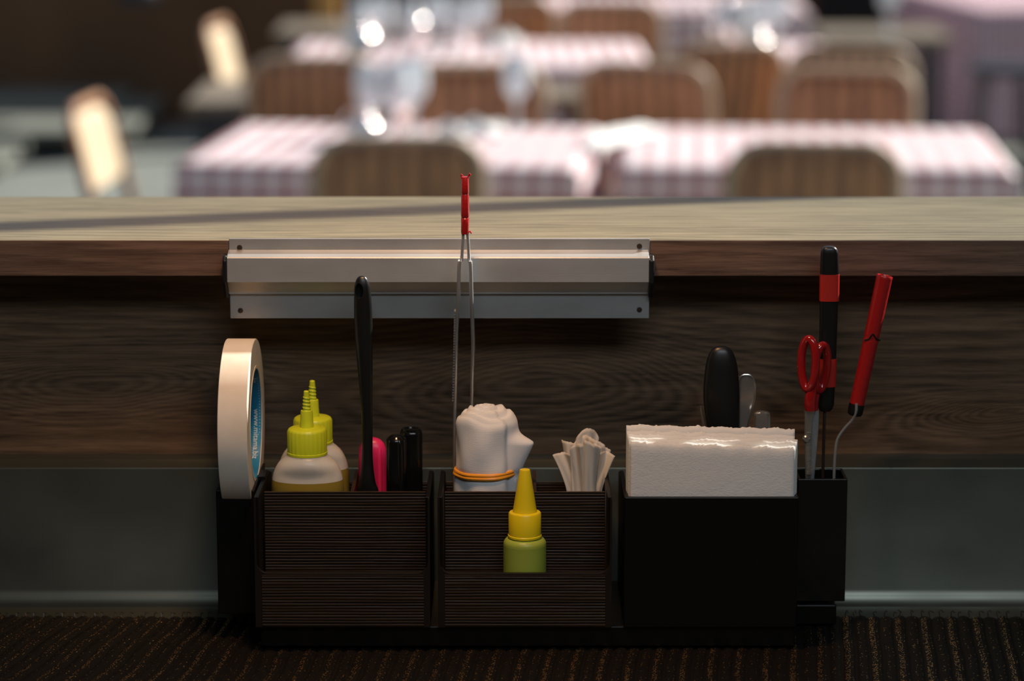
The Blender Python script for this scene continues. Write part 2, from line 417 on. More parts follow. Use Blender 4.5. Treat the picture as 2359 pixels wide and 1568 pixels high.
# ================================================================== ticket rail on the ledge front
def build_rail():
    y = LY-.0012
    xl, xr = X(529, 640, y), X(1496, 640, y)
    r = thing('ticket_rail', (0, LY, Z(733, y)), 'long aluminium ticket rail screwed to the ledge front', 'ticket rail')
    bm = bmesh.new(); box(bm, xl, xr, y, LY-.0002, Z(733, y), Z(549, y)); obj('back_plate', bm, M['alu'], r, bevel=.0003)
    yf = LY-.014; yb = LY-.0016
    zt = Z(593, yf); z1 = Z(650, yf-.001); z2 = Z(673, yf+.010)
    prof = [(yb, zt+.0035), (yf+.001, zt+.0004), (yf, zt-.0004), (yf-.001, z1), (yf-.0002, z1-.0003), (yf+.010, z2), (yf+.010, z2-.0012), (yf+.0115, z2-.0012), (yf+.0115, z2+.001), (yb-.003, zt-.001), (yb, zt-.001)]
    bm = bmesh.new(); extrude_x(bm, prof, X(523, 620, yf), X(1495, 620, yf)); obj('roller_channel', bm, M['alu'], r, bevel=.0002)
    capp = [(yb, zt+.001), (yf+.003, zt+.001), (yf-.001, zt-.002), (yf-.0015, z1), (yf+.008, z2-.004), (yb, z2-.004)]
    for (a, b) in ((X(513, 640, yf), X(523, 640, yf)), (X(1495, 640, yf), X(1507, 640, yf))):
        bm = bmesh.new(); extrude_x(bm, capp, a, b); obj('end_cap', bm, M['cap_black'], r, bevel=.0012, seg=3)
    for (u, v) in ((552,570), (1473,567), (554,715), (1473,713)):
        p = at(u, v, y); bm = bmesh.new(); n = 24
        lathe(bm, [(.0006,-.0002),(.0006,0),(.0018,.0001),(.0019,.0004),(.0019,.0007)], n=n)
        bmesh.ops.rotate(bm, verts=bm.verts, cent=(0,0,0), matrix=Matrix.Rotation(-PI/2, 3, 'X'))
        bmesh.ops.translate(bm, verts=bm.verts, vec=(p.x, y-.0006, p.z)); obj('screw', bm, M['screw'], r, smooth=True)
build_rail()

# ================================================================== organizer
RX0, RX1 = X(602, 1460, .006), X(1925, 1400, .06)
base = thing('organizer_base', ((RX0+RX1)/2, .06, 0), 'low black base carrying the row of dark bins', 'organizer base')
bm = bmesh.new(); box(bm, RX0, X(1832, 1450, .004), .004, .116, .0006, .0150); obj('plinth', bm, M['shell'], base, bevel=.001)
bm = bmesh.new(); box(bm, X(1834,1450,.05), RX1, .055, .108, .0006, .0150); obj('plinth_extension', bm, M['shell'], base, bevel=.001)
BZ = .0153; BH = .0915; BD = .112; TH = .0030
def fillet_front(x0, x1, z0, z1, lipz, wing, r):
    n = 8; p = [(x0, z0), (x1, z0), (x1, z1-.002), (x1-.0012, z1), (x1-wing, z1)]
    p += [(x1-wing, lipz+r)]+[(x1-wing-r+r*math.cos(a), lipz+r-r*math.sin(a)) for a in [PI/2*i/n for i in range(1, n+1)]]
    p += [(x0+wing+r-r*math.sin(a), lipz+r-r*math.cos(a)) for a in [PI/2*i/n for i in range(0, n+1)]]
    p += [(x0+wing, z1), (x0+.0012, z1), (x0, z1-.002)]
    return p
def build_bin(u0, u1, label, name='condiment_bin', cross=None, full=False, y0=0.0):
    x0, x1 = X(u0, 1380, y0), X(u1, 1380, y0)
    b = thing(name, ((x0+x1)/2, y0, BZ), label, 'storage bin')
    zt = BZ+BH
    lip = Z(1320, y0)
    if full:
        bm = bmesh.new(); box(bm, x0, x1, y0, y0+TH, BZ, Z(1145, y0)); obj('front_panel', bm, M['shell'], b, bevel=.0007)
    else:
        bm = bmesh.new(); extrude_xz(bm, fillet_front(x0, x1, BZ, zt, lip, .0014, .0075), y0, y0+TH); obj('front_panel', bm, M['rim'], b, bevel=.0004)
        bm = bmesh.new(); box(bm, x0+.0046, x1-.0042, y0-.0007, y0+.0004, BZ+.0006, lip-.0012); obj('grooved_front', bm, M['grooved'], b, bevel=.0002)
    for (a, c) in ((x0, x0+TH), (x1-TH, x1)):
        bm = bmesh.new(); extrude_x(bm, [(y0+TH, BZ), (y0+BD, BZ), (y0+BD, zt-.010), (y0+BD-.02, zt-.004), (y0+TH, zt-.0006)], a, c)
        obj('side_panel', bm, M['shell'], b, bevel=.0004)
    bm = bmesh.new(); box(bm, x0+TH, x1-TH, y0+BD-TH, y0+BD, BZ, Z(1108, y0+BD)); obj('back_panel', bm, M['grooved'], b, bevel=.0004)
    bm = bmesh.new(); box(bm, x0+TH, x1-TH, y0+TH, y0+BD-TH, BZ, BZ+.003); obj('floor_panel', bm, M['shell'], b)
    dy = y0+.036
    if not full:
        bm = bmesh.new(); box(bm, x0+.0040, x1-.0036, dy, dy+.0026, BZ+.003, Z(1133, dy)); obj('divider', bm, M['grooved'], b, bevel=.0003)
    else:
        dy = y0+.040; bm = bmesh.new(); box(bm, x0+TH, x1-TH, dy, dy+.0026, BZ+.003, BZ+BH-.012); obj('divider', bm, M['grooved'], b, bevel=.0003)
    if cross:
        cx = X(cross, 1120, y0+.05); bm = bmesh.new(); box(bm, cx-.0012, cx+.0012, dy+.0026, y0+BD-TH, BZ+.003, zt-.008); obj('cross_divider', bm, M['grooved'], b)
    return b
build_bin(588, 991, 'leftmost wide dark bin, holding two lime-capped bottles and markers', cross=812)
build_bin(1009, 1409, 'middle wide dark bin with a small green bottle in its front pocket', cross=1232)
build_bin(1437, 1836, 'plain black wide bin filled with white paper napkins', full=True)
def small_bin(name, u0, u1, vt, vb, y0, d, label, m):
    x0, x1 = X(u0, vt, y0), X(u1, vt, y0); zt = Z(vt, y0); zb = max(Z(vb, y0), .0153)
    b = thing(name, ((x0+x1)/2, y0, zb), label, 'storage bin'); w_ = .0022
    xc = (x0+x1)/2
    bm = bmesh.new(); box(bm, x0, x1, y0, y0+w_, zb, zt); obj('front_panel', bm, m, b, bevel=.0006)
    bm = bmesh.new(); box(bm, x0, x1, y0+d-w_, y0+d, zb, zt); obj('back_panel', bm, m, b, bevel=.0006)
    for a in (x0, x1-w_):
        bm = bmesh.new(); box(bm, a, a+w_, y0+w_, y0+d-w_, zb, zt); obj('side_panel', bm, m, b, bevel=.0006)
    bm = bmesh.new(); box(bm, x0+w_, x1-w_, y0+w_, y0+d-w_, zb, zb+.002); obj('floor_panel', bm, m, b)
    return b, x0, x1, zt
tb, tx0, tx1, tz = small_bin('tape_bin', 497, 587, 1129, 1413, .030, .080, 'narrow dark bin at the far left, holding the tape roll', M['shell'])
bm = bmesh.new(); box(bm, tx1-.0005, tx1+.0044, .060, .080, tz, tz+.0022); obj('hook', bm, M['shell'], tb)
cb, cx0, cx1, cz = small_bin('utensil_cup', 1838, 1953, 1103, 1385, .058, .032, 'narrow glossy black square cup at the right, holding scissors', M['black_gloss'])

# ================================================================== masking tape roll
def build_tape():
    R, r, W = .0592, .0385, .0202
    cz_ = Z(975, .0695); yaw = math.radians(-.8)
    cx = X(500, 975, .012)+W/2+.0009
    root = thing('tape_roll', (cx, .0695, cz_-R), 'large upright roll of cream masking tape standing in its bin', 'tape')
    n = 128
    def ring(rad, x): return [(x, rad*math.cos(2*PI*k/n), rad*math.sin(2*PI*k/n)) for k in range(n)]
    def build(name, prof, m):
        bm = bmesh.new(); rings(bm, [ring(rr, x) for rr, x in prof], closed=True)
        bmesh.ops.rotate(bm, verts=bm.verts, cent=(0,0,0), matrix=Matrix.Rotation(yaw, 3, 'Z'))
        bmesh.ops.translate(bm, verts=bm.verts, vec=(0,0,R)); return obj(name, bm, m, root, smooth=True, shift=(0,0,0))
    h = W/2
    t_ = build('tape_body', [(R,-h+.0004),(R,h-.0004),(R-.0004,h),(r+.0022,h),(r+.0022,-h),(R-.0004,-h)], M['tape'])
    core = build('core', [(r+.0021,-h+.0002),(r+.0021,h+.0003),(r,h+.0003),(r,-h+.0002)], M['tape_side'])
    lab = build('label', [(r-.00005,-h+.0008),(r-.00005,h-.0001),(r-.0003,h-.0001),(r-.0003,-h+.0008)], M['label'])
    # printed lines, wrapped round the inside of the core
    def wrapped(name, text, size, xoff, ang0, m):
        cu = bpy.data.curves.new(name, 'FONT'); cu.body = text; cu.size = size; cu.extrude = 0; cu.resolution_u = 3
        to = bpy.data.objects.new(name, cu); C.objects.link(to)
        dg = bpy.context.evaluated_depsgraph_get(); me = bpy.data.meshes.new_from_object(to.evaluated_get(dg))
        bpy.data.objects.remove(to)
        bm = bmesh.new(); bm.from_mesh(me); bmesh.ops.triangulate(bm, faces=bm.faces)
        bmesh.ops.subdivide_edges(bm, edges=[e for e in bm.edges if e.calc_length() > .0012], cuts=1)
        rr = r-.0004
        for v_ in bm.verts:
            a = ang0 - v_.co.x/rr                      # text runs down the far side
            v_.co = Vector((xoff+v_.co.y, rr*math.cos(a), rr*math.sin(a)))
        bmesh.ops.rotate(bm, verts=bm.verts, cent=(0,0,0), matrix=Matrix.Rotation(yaw, 3, 'Z'))
        bmesh.ops.translate(bm, verts=bm.verts, vec=(0,0,R))
        return obj(name, bm, m, lab, shift=(0,0,0))
    wrapped('printed_address', 'www.mitama.biz', .0056, h-.0056, .05, M['label_print'])
    wrapped('printed_address', '.biz', .0050, h-.0056, .80, M['label_print'])
    wrapped('printed_line', '. . . . . . . . . . . . . . . . . . . . .', .0045, h-.0016, .80, M['label_print'])
build_tape()

# ================================================================== squeeze bottles with lime caps
def squeeze_bottle(loc, label):
    root = thing('squeeze_bottle', loc, label, 'bottle', 'lime-capped squeeze bottles')
    sy = .62; B = .0253
    prof = [(.020,0),(.0243,.0012),(B,.006),(B,.030),(.0250,.036),(.0236,.043),(.0205,.0495),(.0165,.0535),(.0142,.0555),(.0135,.0570)]
    pp = spline(prof, 3)
    bm = bmesh.new(); n = 56; rs = []
    for (r_, z_) in pp:
        s_ = sy if z_ < .043 else sy+(1-sy)*min(1,(z_-.043)/.012)
        rs.append([(r_*math.cos(2*PI*k/n), r_*math.sin(2*PI*k/n)*s_, z_) for k in range(n)])
    rings(bm, rs); bd = obj('body', bm, M['frosted'], root, smooth=True, shift=(0,0,0)); bd.data.materials.append(M['filled'])
    for p in bd.data.polygons:
        if p.center.z < .0375: p.material_index = 1
    bm = bmesh.new(); rs = []
    lz = .0385
    for (r_, z_) in [q for q in pp if q[1] < lz]+[(.0247, lz)]:
        rs.append([((r_-.0011)*math.cos(2*PI*k/n), (r_-.0011)*math.sin(2*PI*k/n)*sy*.98, max(z_, .0012)) for k in range(n)])
    rings(bm, rs); obj('amber_liquid', bm, M['oil'], root, smooth=True, shift=(0,0,0))
    cr = .01405; z0 = .0560; n2 = 96
    cap = [(cr-.0004,z0),(cr,z0+.0004),(cr,z0+.0019),(cr-.0003,z0+.0021),(cr-.0003,z0+.0166),(cr-.0012,z0+.0181),(cr-.0022,z0+.0187),(.0056,z0+.0193)]
    bm = bmesh.new(); rs = []
    for (r_, z_) in cap:
        fl = .00028 if z0+.002 < z_ < z0+.017 else 0
        rs.append([((r_-(fl if (k//2)%2 else 0))*math.cos(2*PI*k/n2), (r_-(fl if (k//2)%2 else 0))*math.sin(2*PI*k/n2), z_) for k in range(n2)])
    rings(bm, rs); c_ = obj('cap', bm, M['lime'], root, smooth=True, shift=(0,0,0))
    z1 = z0+.0192
    noz = [(.0050,z1-.0004),(.0047,z1+.0012),(.0042,z1+.0112),(.0040,z1+.0119),(.0028,z1+.0121),(.0026,z1+.0125)]
    bm = bmesh.new(); n3 = 40; zz = z1+.0125; k_ = 40
    rs = [[(r_*math.cos(2*PI*k/n3), r_*math.sin(2*PI*k/n3), z_) for k in range(n3)] for r_, z_ in noz]
    for i in range(1, k_+1):                            # spiral thread on the tip
        tt = i/k_; z_ = zz+.0128*tt; r0 = .0027-.0008*tt; ring_ = []
        for k in range(n3):
            a = 2*PI*k/n3; ph = (z_-zz)/.0024 + a/(2*PI); amp = .0004 if tt < .72 else 0
            ring_.append(((r0+amp*max(0, math.sin(2*PI*ph)))*math.cos(a), (r0+amp*max(0, math.sin(2*PI*ph)))*math.sin(a), z_))
        rs.append(ring_)
    rs.append([(.0014*math.cos(2*PI*k/n3), .0014*math.sin(2*PI*k/n3), zz+.0133) for k in range(n3)])
    rings(bm, rs); obj('nozzle', bm, M['lime'], c_, smooth=True, shift=(0,0,0))
    return root
zb = Z(900, .058)-(.0560+.0192+.0125+.0133)
squeeze_bottle((X(707, 1000, .058), .0585, zb), 'front lime-capped squeeze bottle half full of amber liquid')
squeeze_bottle((X(721, 1000, .0915), .0915, zb+.0003), 'rear lime-capped squeeze bottle, partly hidden behind the other')
# the bottles stand on a folded pad inside the bin
bm = bmesh.new(); box(bm, X(609,1130,.04), X(803,1130,.05), .0405, .1075, BZ+.0031, zb-.0002)
tag(place(obj('folded_pad', bm, M['black_matte'], bevel=.002), (X(705,1130,.05), .07, BZ+.0031)), 'dark folded pad raising the two squeeze bottles inside the left bin', 'pad')

# ================================================================== small green bottle
def green_bottle():
    y = .0195; px = PX(y, .08); xc = X(1209, 1200, y)
    root = thing('dropper_bottle', (xc, y, BZ+.0032), 'small green bottle with a yellow cone cap in the front pocket', 'bottle')
    z0 = BZ+.0032; R = 49.5*px
    zs = Z(1250, y)-z0; top = Z(1237, y)-z0
    bm = bmesh.new()
    lathe(bm, spline([(R*.92,0),(R,.002),(R,zs-.006),(R*1.0,zs-.001),(R*.97,zs+.0015),(R*.86,top-.0006),(R*.72,top),(R*.70,top+.003)], 4), n=56)
    obj('body', bm, M['green'], root, smooth=True, shift=(0,0,0))
    z1 = Z(1236, y)-z0; z2 = Z(1178, y)-z0
    bm = bmesh.new(); r2 = 38.5*px
    lathe(bm, [(r2-.0003,z1),(r2+.0002,z1+.0004),(r2+.0002,z1+.0016),(r2-.0003,z1+.0020),(r2-.0003,z2-.0010),(r2-.0009,z2-.0002),(r2-.0020,z2),(27*px,z2+.0002)], n=64)
    cap = obj('cap', bm, M['yellow'], root, smooth=True, shift=(0,0,0))
    z3 = Z(1080, y)-z0
    bm = bmesh.new()
    lathe(bm, [(28.5*px,z2-.0003),(27.5*px,z2+.0010),(20*px,z2+(z3-z2)*.5),(12.5*px,z3-.0012),(11.6*px,z3-.0003),(8.5*px,z3)], n=48)
    obj('cone_tip', bm, M['yellow'], cap, smooth=True, shift=(0,0,0))
green_bottle()

# ================================================================== black utensil with hanging hole (left bin)
def spatula():
    y = .0585; px = PX(y, .2)
    rows = [(834,635,3),(834,637,8),(834,643,13),(834.5,655,17),(835,672,19),(836,700,20.5),(837,740,21),(838.5,790,20),(841,850,17.5),(843,900,15),(845,950,13),(846,1000,12.5),(846,1040,12.5),(846,1070,14),(846,1095,17),(846,1115,21),(847,1132,26),(847,1200,38)]
    pts = []
    for (u, v, h) in rows:
        p = at(u, v, y); pts.append((p.x, y, p.z, h*px, min(h*px*.75, .0042)))
    pts = spline(pts, 4); bot = pts[-1]
    root = thing('spatula', (bot[0], y, bot[2]), 'tall black spatula handle with hanging hole, upright in the left bin', 'spatula')
    bm = bmesh.new(); column(bm, pts[::-1], n=28, power=2.3)
    ha = obj('handle', bm, M['black_soft'], None, smooth=True)
    hp = at(826, 668, y)
    bm = bmesh.new(); lathe(bm, [(.0028,-.002),(.0028,.02)], n=24)
    bmesh.ops.scale(bm, verts=bm.verts, vec=(1,1.9,1)); bmesh.ops.rotate(bm, verts=bm.verts, cent=(0,0,0), matrix=Matrix.Rotation(PI/2, 3, 'X'))
    bmesh.ops.translate(bm, verts=bm.verts, vec=(hp.x+.0006, y, hp.z))
    cut = obj('cutter', bm, None)if False else None
    me = bpy.data.meshes.new('cutter'); bmesh.ops.recalc_face_normals(bm, faces=bm.faces); bm.to_mesh(me); bm.free()
    cut = bpy.data.objects.new('cutter', me); C.objects.link(cut)
    mod = ha.modifiers.new('b', 'BOOLEAN'); mod.object = cut; mod.operation = 'DIFFERENCE'; mod.solver = 'EXACT'
    dg = bpy.context.evaluated_depsgraph_get(); nm = bpy.data.meshes.new_from_object(ha.evaluated_get(dg))
    ha.modifiers.clear(); ha.data = nm; bpy.data.objects.remove(cut)
    if hasattr(nm, 'set_sharp_from_angle'): nm.set_sharp_from_angle(angle=math.radians(45))
    nm.transform(Matrix.Translation(-root.location)); ha.parent = root
spatula()

# ================================================================== markers
def marker(name, u, vt, vb, hw, y, m, label, cat='marker', tip='round', grp=None):
    px = PX(y, .12); top = at(u, vt, y); zb_ = BZ+.0035
    root = thing(name, (top.x, y, zb_), label, cat, grp)
    H = top.z-zb_; a = hw*px; b = min(a, .0075)
    if tip == 'round':
        pts = [(0,0,0,a*.8,b*.8),(0,0,.002,a,b),(0,0,H-.016,a,b)]
        pts += [(0,0,H-.016+.016*s_, a*math.sqrt(max(1-s_**3.2,.02)), b*math.sqrt(max(1-s_**3.2,.02))) for s_ in (.2,.4,.6,.75,.87,.95,1)]
    else:
        pts = [(0,0,0,a*.8,b*.8),(0,0,.002,a,b),(0,0,H-.003,a*1.0,b),(0,0,H-.001,a*.96,b*.96),(0,0,H,a*.84,b*.84)]
    bm = bmesh.new(); column(bm, pts, n=32, power=2.4); c_ = obj('cap', bm, m, root, smooth=True, shift=(0,0,0))
    return root, a, b, H, c_
rt, a, b, H, c_ = marker('highlighter', 858, 1007, 1107, 33, .094, M['pink'], 'bright pink rounded highlighter cap behind the black spatula')
for dx in (-.3, .34):                                  # raised clip ridge
    bm = bmesh.new(); column(bm, [(dx*a*1.5,-b*.95,H*.35,.0017,.0014),(dx*a*1.5,-b*.95,H-.012,.0017,.0014),(dx*a*1.5,-b*.78,H-.007,.0012,.001)], n=12); obj('clip_ridge', bm, M['pink'], c_, smooth=True, shift=(0,0,0))
rt, a, b, H, c_ = marker('marker_pen', 947, 990, 1105, 26, .083, M['black_gloss'], 'thick black marker with a hollow round cap top, right one of the pair', tip='flat')
bm = bmesh.new(); n = 28; rr = min(a, b)
rings(bm, [[(q*math.cos(2*PI*k/n)*a/b*.98, q*math.sin(2*PI*k/n), z_) for k in range(n)] for q, z_ in ((b*.90,H-.0005),(b*.86,H+.0012),(b*.66,H+.0012),(b*.56,H-.0002),(b*.4,H+.0002),(b*.1,H+.0010))]); obj('cap_rim', bm, M['black_gloss'], c_, smooth=True, shift=(0,0,0))
rt, a, b, H, c_ = marker('marker_pen', 913, 1008, 1132, 24, .0560, M['black_gloss'], 'slimmer black marker with a tapered cap, leaning in front of the thick one', tip='flat')
bm = bmesh.new(); column(bm, [(0,0,H-.0005,a*.84,b*.84),(0,0,H+.0012,a*.66,b*.66),(0,0,H+.0020,a*.5,b*.5),(0,0,H+.0021,a*.3,b*.3)], n=28); obj('cap_tip', bm, M['black_gloss'], c_, smooth=True, shift=(0,0,0))
bm = bmesh.new(); column(bm, [(a*.55,-b*.98,H*.3,.0015,.0016),(a*.35,-b*.98,H-.004,.0015,.0014),(a*.3,-b*.8,H-.0005,.0012,.001)], n=12); obj('clip', bm, M['black_gloss'], c_, smooth=True, shift=(0,0,0))

# ================================================================== tweezer tongs with red taped grip
def tongs():
    y = .070
    def yv(v): return .070+.0290*min(1, max(0, (v-660)/270))
    root = thing('tongs', (at(1066,1130,.099).x, .099, BZ+.0032), 'tall thin steel tweezer tongs with red taped top', 'tongs')
    def arm(rows):
        P = [tuple(at(u, v, yv(v))) for u, v, h, d in rows]; px = PX(y, .2)
        pts = spline([(p[0], p[1], p[2], h*px, d) for p, (u, v, h, d) in zip(P, rows)], 3)
        bm = bmesh.new(); column(bm, pts[::-1], n=12, power=3.5); return bm
    L = [(1067,535,3.5,.0030),(1066,560,3.5,.0032),(1063,600,4,.0035),(1058,606,4.5,.0045),(1056,680,4.5,.0048),(1052,760,4.5,.0048),(1050,850,4.3,.0045),(1048,950,4.0,.004),(1047,1050,3.6,.0035),(1047,1140,3.2,.003),(1050,1330,3,.0025)]
    Rr = [(1077,535,3.5,.0030),(1079,560,3.5,.0032),(1081,600,4,.0035),(1084,606,4.5,.0045),(1086,680,4.5,.0048),(1089,760,4.8,.0048),(1090,800,4.8,.0048),(1088,860,4.3,.0045),(1087,920,4.0,.004),(1086,960,3.6,.0035),(1084,1100,3.2,.003),(1078,1330,3,.0025)]
    l_ = obj('arm', arm(L), M['tong_steel'], root, smooth=True); obj('arm', arm(Rr), M['tong_steel'], root, smooth=True)
    bm = bmesh.new()                                   # grip notches on the outer edge of the left arm
    for i in range(34):
        v = 715+i*6.2; p = at(1052.5-(v-715)*.022-4.2, v, yv(v))
        box(bm, p.x-.0005, p.x+.0008, p.y-.0040, p.y+.0040, p.z-.0005, p.z+.0004)
    obj('grip_notches', bm, M['tong_steel'], l_, shift=root.location)
    px = PX(y, .28)
    rows = [(1071,538,8.5,.0042),(1071,532,9.2,.0046),(1071.5,515,9.4,.0047),(1071.5,503,9.6,.0050),(1071.5,500,8.8,.0043),(1071.5,496,9.8,.0049),(1071.5,470,9.4,.0046),(1071.5,450,9.0,.0043),(1071.5,446,8.2,.0039),(1071.5,442,9.2,.0045),(1071.5,425,8.8,.0042),(1071.5,412,8.4,.004),(1071.5,407,7.5,.0036)]
    bm = bmesh.new(); column(bm, [(at(u,v,y).x, y, at(u,v,y).z, h*px, d) for u, v, h, d in rows], n=20, power=3)
    g = obj('taped_grip', bm, M['red_tape'], root, smooth=True)
    for pts in ([(1064,412),(1062,406),(1063,401),(1066,404)], [(1079,410),(1079,403),(1082,399),(1084,402),(1081,405)], [(1080,534),(1083,532),(1086,537)]):
        bm = bmesh.new(); tube(bm, [(at(u,v,y).x, y-.001, at(u,v,y).z) for u, v in pts], .0006, n=6, flat=2.2, side=(0,1,0))
        obj('torn_tape_end', bm, M['red_tape'], g, smooth=True, shift=root.location)
tongs()

# ================================================================== rolled white cloth with a rubber band
def cloth_roll():
    y = .0740; px = PX(y, .12)
    xc = X(1120, 1060, y); z0 = BZ+.0032; zt = Z(962, y)
    root = thing('rolled_cloth', (xc, y, z0), 'tightly rolled white cloth bundle held by an orange rubber band', 'cloth')
    H = zt-z0; R = 70*px
    bm = bmesh.new(); n = 120; m_ = 90; rs = []
    zband = Z(1086, y)-z0
    def nz(a, z_):
        return (.0007*math.sin(3*a+z_*70)+.0005*math.sin(4*a-z_*160+1)+.0003*math.sin(7*a+z_*120))
    for i in range(m_+1):
        t_ = i/m_; z_ = H*t_; r = []
        for k in range(n):
            a = 2*PI*k/n; rr = R*(.985+.03*math.sin(t_*3))+nz(a, z_)
            rr -= .0012*math.exp(-((z_-zband)/.0025)**2)
            g = math.exp(-((math.remainder(a+.25, 2*PI))/.26)**2)      # loose corner sticking out to the right
            hz = math.exp(-((t_-.87)/.035)**2) if t_ > .87 else max(0, 1-(.87-t_)/.32)**1.3
            rr += .0125*g*hz
            g2 = math.exp(-((math.remainder(a+.95, 2*PI))/.22)**2); rr += .0016*g2*math.exp(-((t_-.82)/.25)**2)
            rr -= .0024*math.exp(-((math.remainder(a+.72, 2*PI))/.16)**2)*math.exp(-((t_-.86)/.2)**2)
            zz = z_
            zz += t_**6*(.0024*math.sin(a*2+.6)+.0008*math.sin(5*a))
            rr *= 1-.06*max(0, (t_-.965)/.035)**2
            r.append((rr*math.cos(a), rr*math.sin(a)*.92, zz))
        rs.append(r)
    base_ring = rs[-1]
    for q in [1-.045*j for j in range(1, 22)]:          # rumpled spiral top
        r = []
        for k in range(n):
            a = 2*PI*k/n; x, y_, zz = base_ring[k]
            rise = .0085*(1-q**2.2)
            sp = .0011*math.sin((1-q)*22+a*1.0)+.0005*math.sin(3*a+q*9)
            shift = -.003*(1-q)
            r.append((x*q+shift, y_*q, zz*(1 if q>.99 else 1)+rise+sp*min(1,(1-q)*8)-(zz-H)*(1-q)))
        rs.append(r)
    rings(bm, rs); o = obj('cloth_body', bm, M['cloth'], root, smooth=False, shift=(0,0,0))
    for p in o.data.polygons: p.use_smooth = True
    bm = bmesh.new()
    for off, rr in ((0, .0016), (.0022, .0013)):
        pts = []
        for k in range(72):
            a = 2*PI*k/72; z_ = zband+off+.0008*math.sin(a+1)
            q = R*(.985+.03*math.sin(z_/H*3))+nz(a, z_)+.0001
            pts.append((q*math.cos(a), q*math.sin(a)*.92, z_))
        tube(bm, pts, rr, n=8, closed=True, side=(0,0,1))
    obj('rubber_band', bm, M['rubber'], root, smooth=True, shift=(0,0,0))['label'] = 'orange rubber band'
cloth_roll()

# ================================================================== fanned tissue napkins
def tissues():
    y0 = .068; px = PX(y0, .13); zb_ = BZ+.0035; xc = X(1345, 1130, y0); rnd = random.Random(5)
    # (x at foot, x at top, y, half-width foot, half-width top, top v at fold, corner drop px, fold depth, tilt)
    # foot left, foot right, top-left (u, v), top-right (u, v), crown px, y offset
    specs = [(1306,1338,(1273,1050),(1322,1046),3,.000,'leftmost folded tissue, its corner poking out to the left, middle bin'),
             (1308,1345,(1294,1017),(1340,1024),2,.004,'square-cornered folded tissue second from the left of the bunch'),
             (1322,1368,(1326,1012),(1380,1012),26,.013,'tallest round-topped folded tissue at the back of the bunch'),
             (1318,1362,(1322,1022),(1356,1004),6,.009,'folded tissue just left of the tallest one'),
             (1345,1378,(1350,1010),(1394,1024),4,.009,'folded tissue sloping down right of the tallest one'),
             (1352,1382,(1368,1022),(1408,1040),3,.005,'folded tissue second from the right of the bunch'),
             (1352,1386,(1376,1042),(1417,1050),3,.000,'rightmost folded tissue, its corner poking out to the right, middle bin'),
             (1318,1348,(1312,1034),(1344,1020),6,-.003,'front folded tissue left of the centre fold of the bunch'),
             (1340,1372,(1344,1012),(1384,1034),6,-.006,'front folded tissue right of the centre fold of the bunch')]
    for i, (fl, fr2, tl, tr_, crown, dy, lab) in enumerate(specs):
        yy0 = y0+dy; bm = bmesh.new(); ns, nt = 18, 16; grid = []
        bl = Vector((X(fl,1133,yy0), 0, Z(1133,yy0))); br = Vector((X(fr2,1133,yy0), 0, Z(1133,yy0)))
        tlp = at(*tl, yy0); trp = at(*tr_, yy0); pxx = PX(yy0,.13)
        for j in range(-4, nt+1):
            t_ = j/nt; row = []
            for k in range(ns+1):
                s_ = k/ns; e = max(t_, 0)**1.35
                b_ = bl.lerp(br, s_); tp = tlp.lerp(trp, s_)
                x = b_.x+(tp.x-b_.x)*e; z_ = b_.z+(tp.z-b_.z)*max(t_,0)
                z_ += crown*pxx*math.sin(PI*s_)**.7*max(t_,0)
                if j < 0: z_ = zb_+(b_.z-zb_)*(j+4)/4; x += .0006*math.sin(s_*9)
                yy = yy0+(.0028*math.sin(s_*PI*1.5+i*1.9)+.0010*math.sin(s_*11+i+t_*2))*(.5+.7*max(t_,0))-.003*max(t_,0)**2*(1 if dy < 0 else -.5)
                if j == nt: z_ += rnd.uniform(-.0003,.0003)
                row.append(bm.verts.new((x, yy, z_)))
            grid.append(row)
        for j in range(len(grid)-1):
            for k in range(ns): bm.faces.new((grid[j][k], grid[j][k+1], grid[j+1][k+1], grid[j+1][k]))
        o = obj('tissue_napkin', bm, M['tissue'], None)
        for p in o.data.polygons: p.use_smooth = True
        so = o.modifiers.new('t', 'SOLIDIFY'); so.thickness = .0004; so.offset = 0
        place(o, ((bl.x+br.x)/2, yy0, zb_)); tag(o, lab, 'napkin', 'fanned tissues in the middle bin')
tissues()

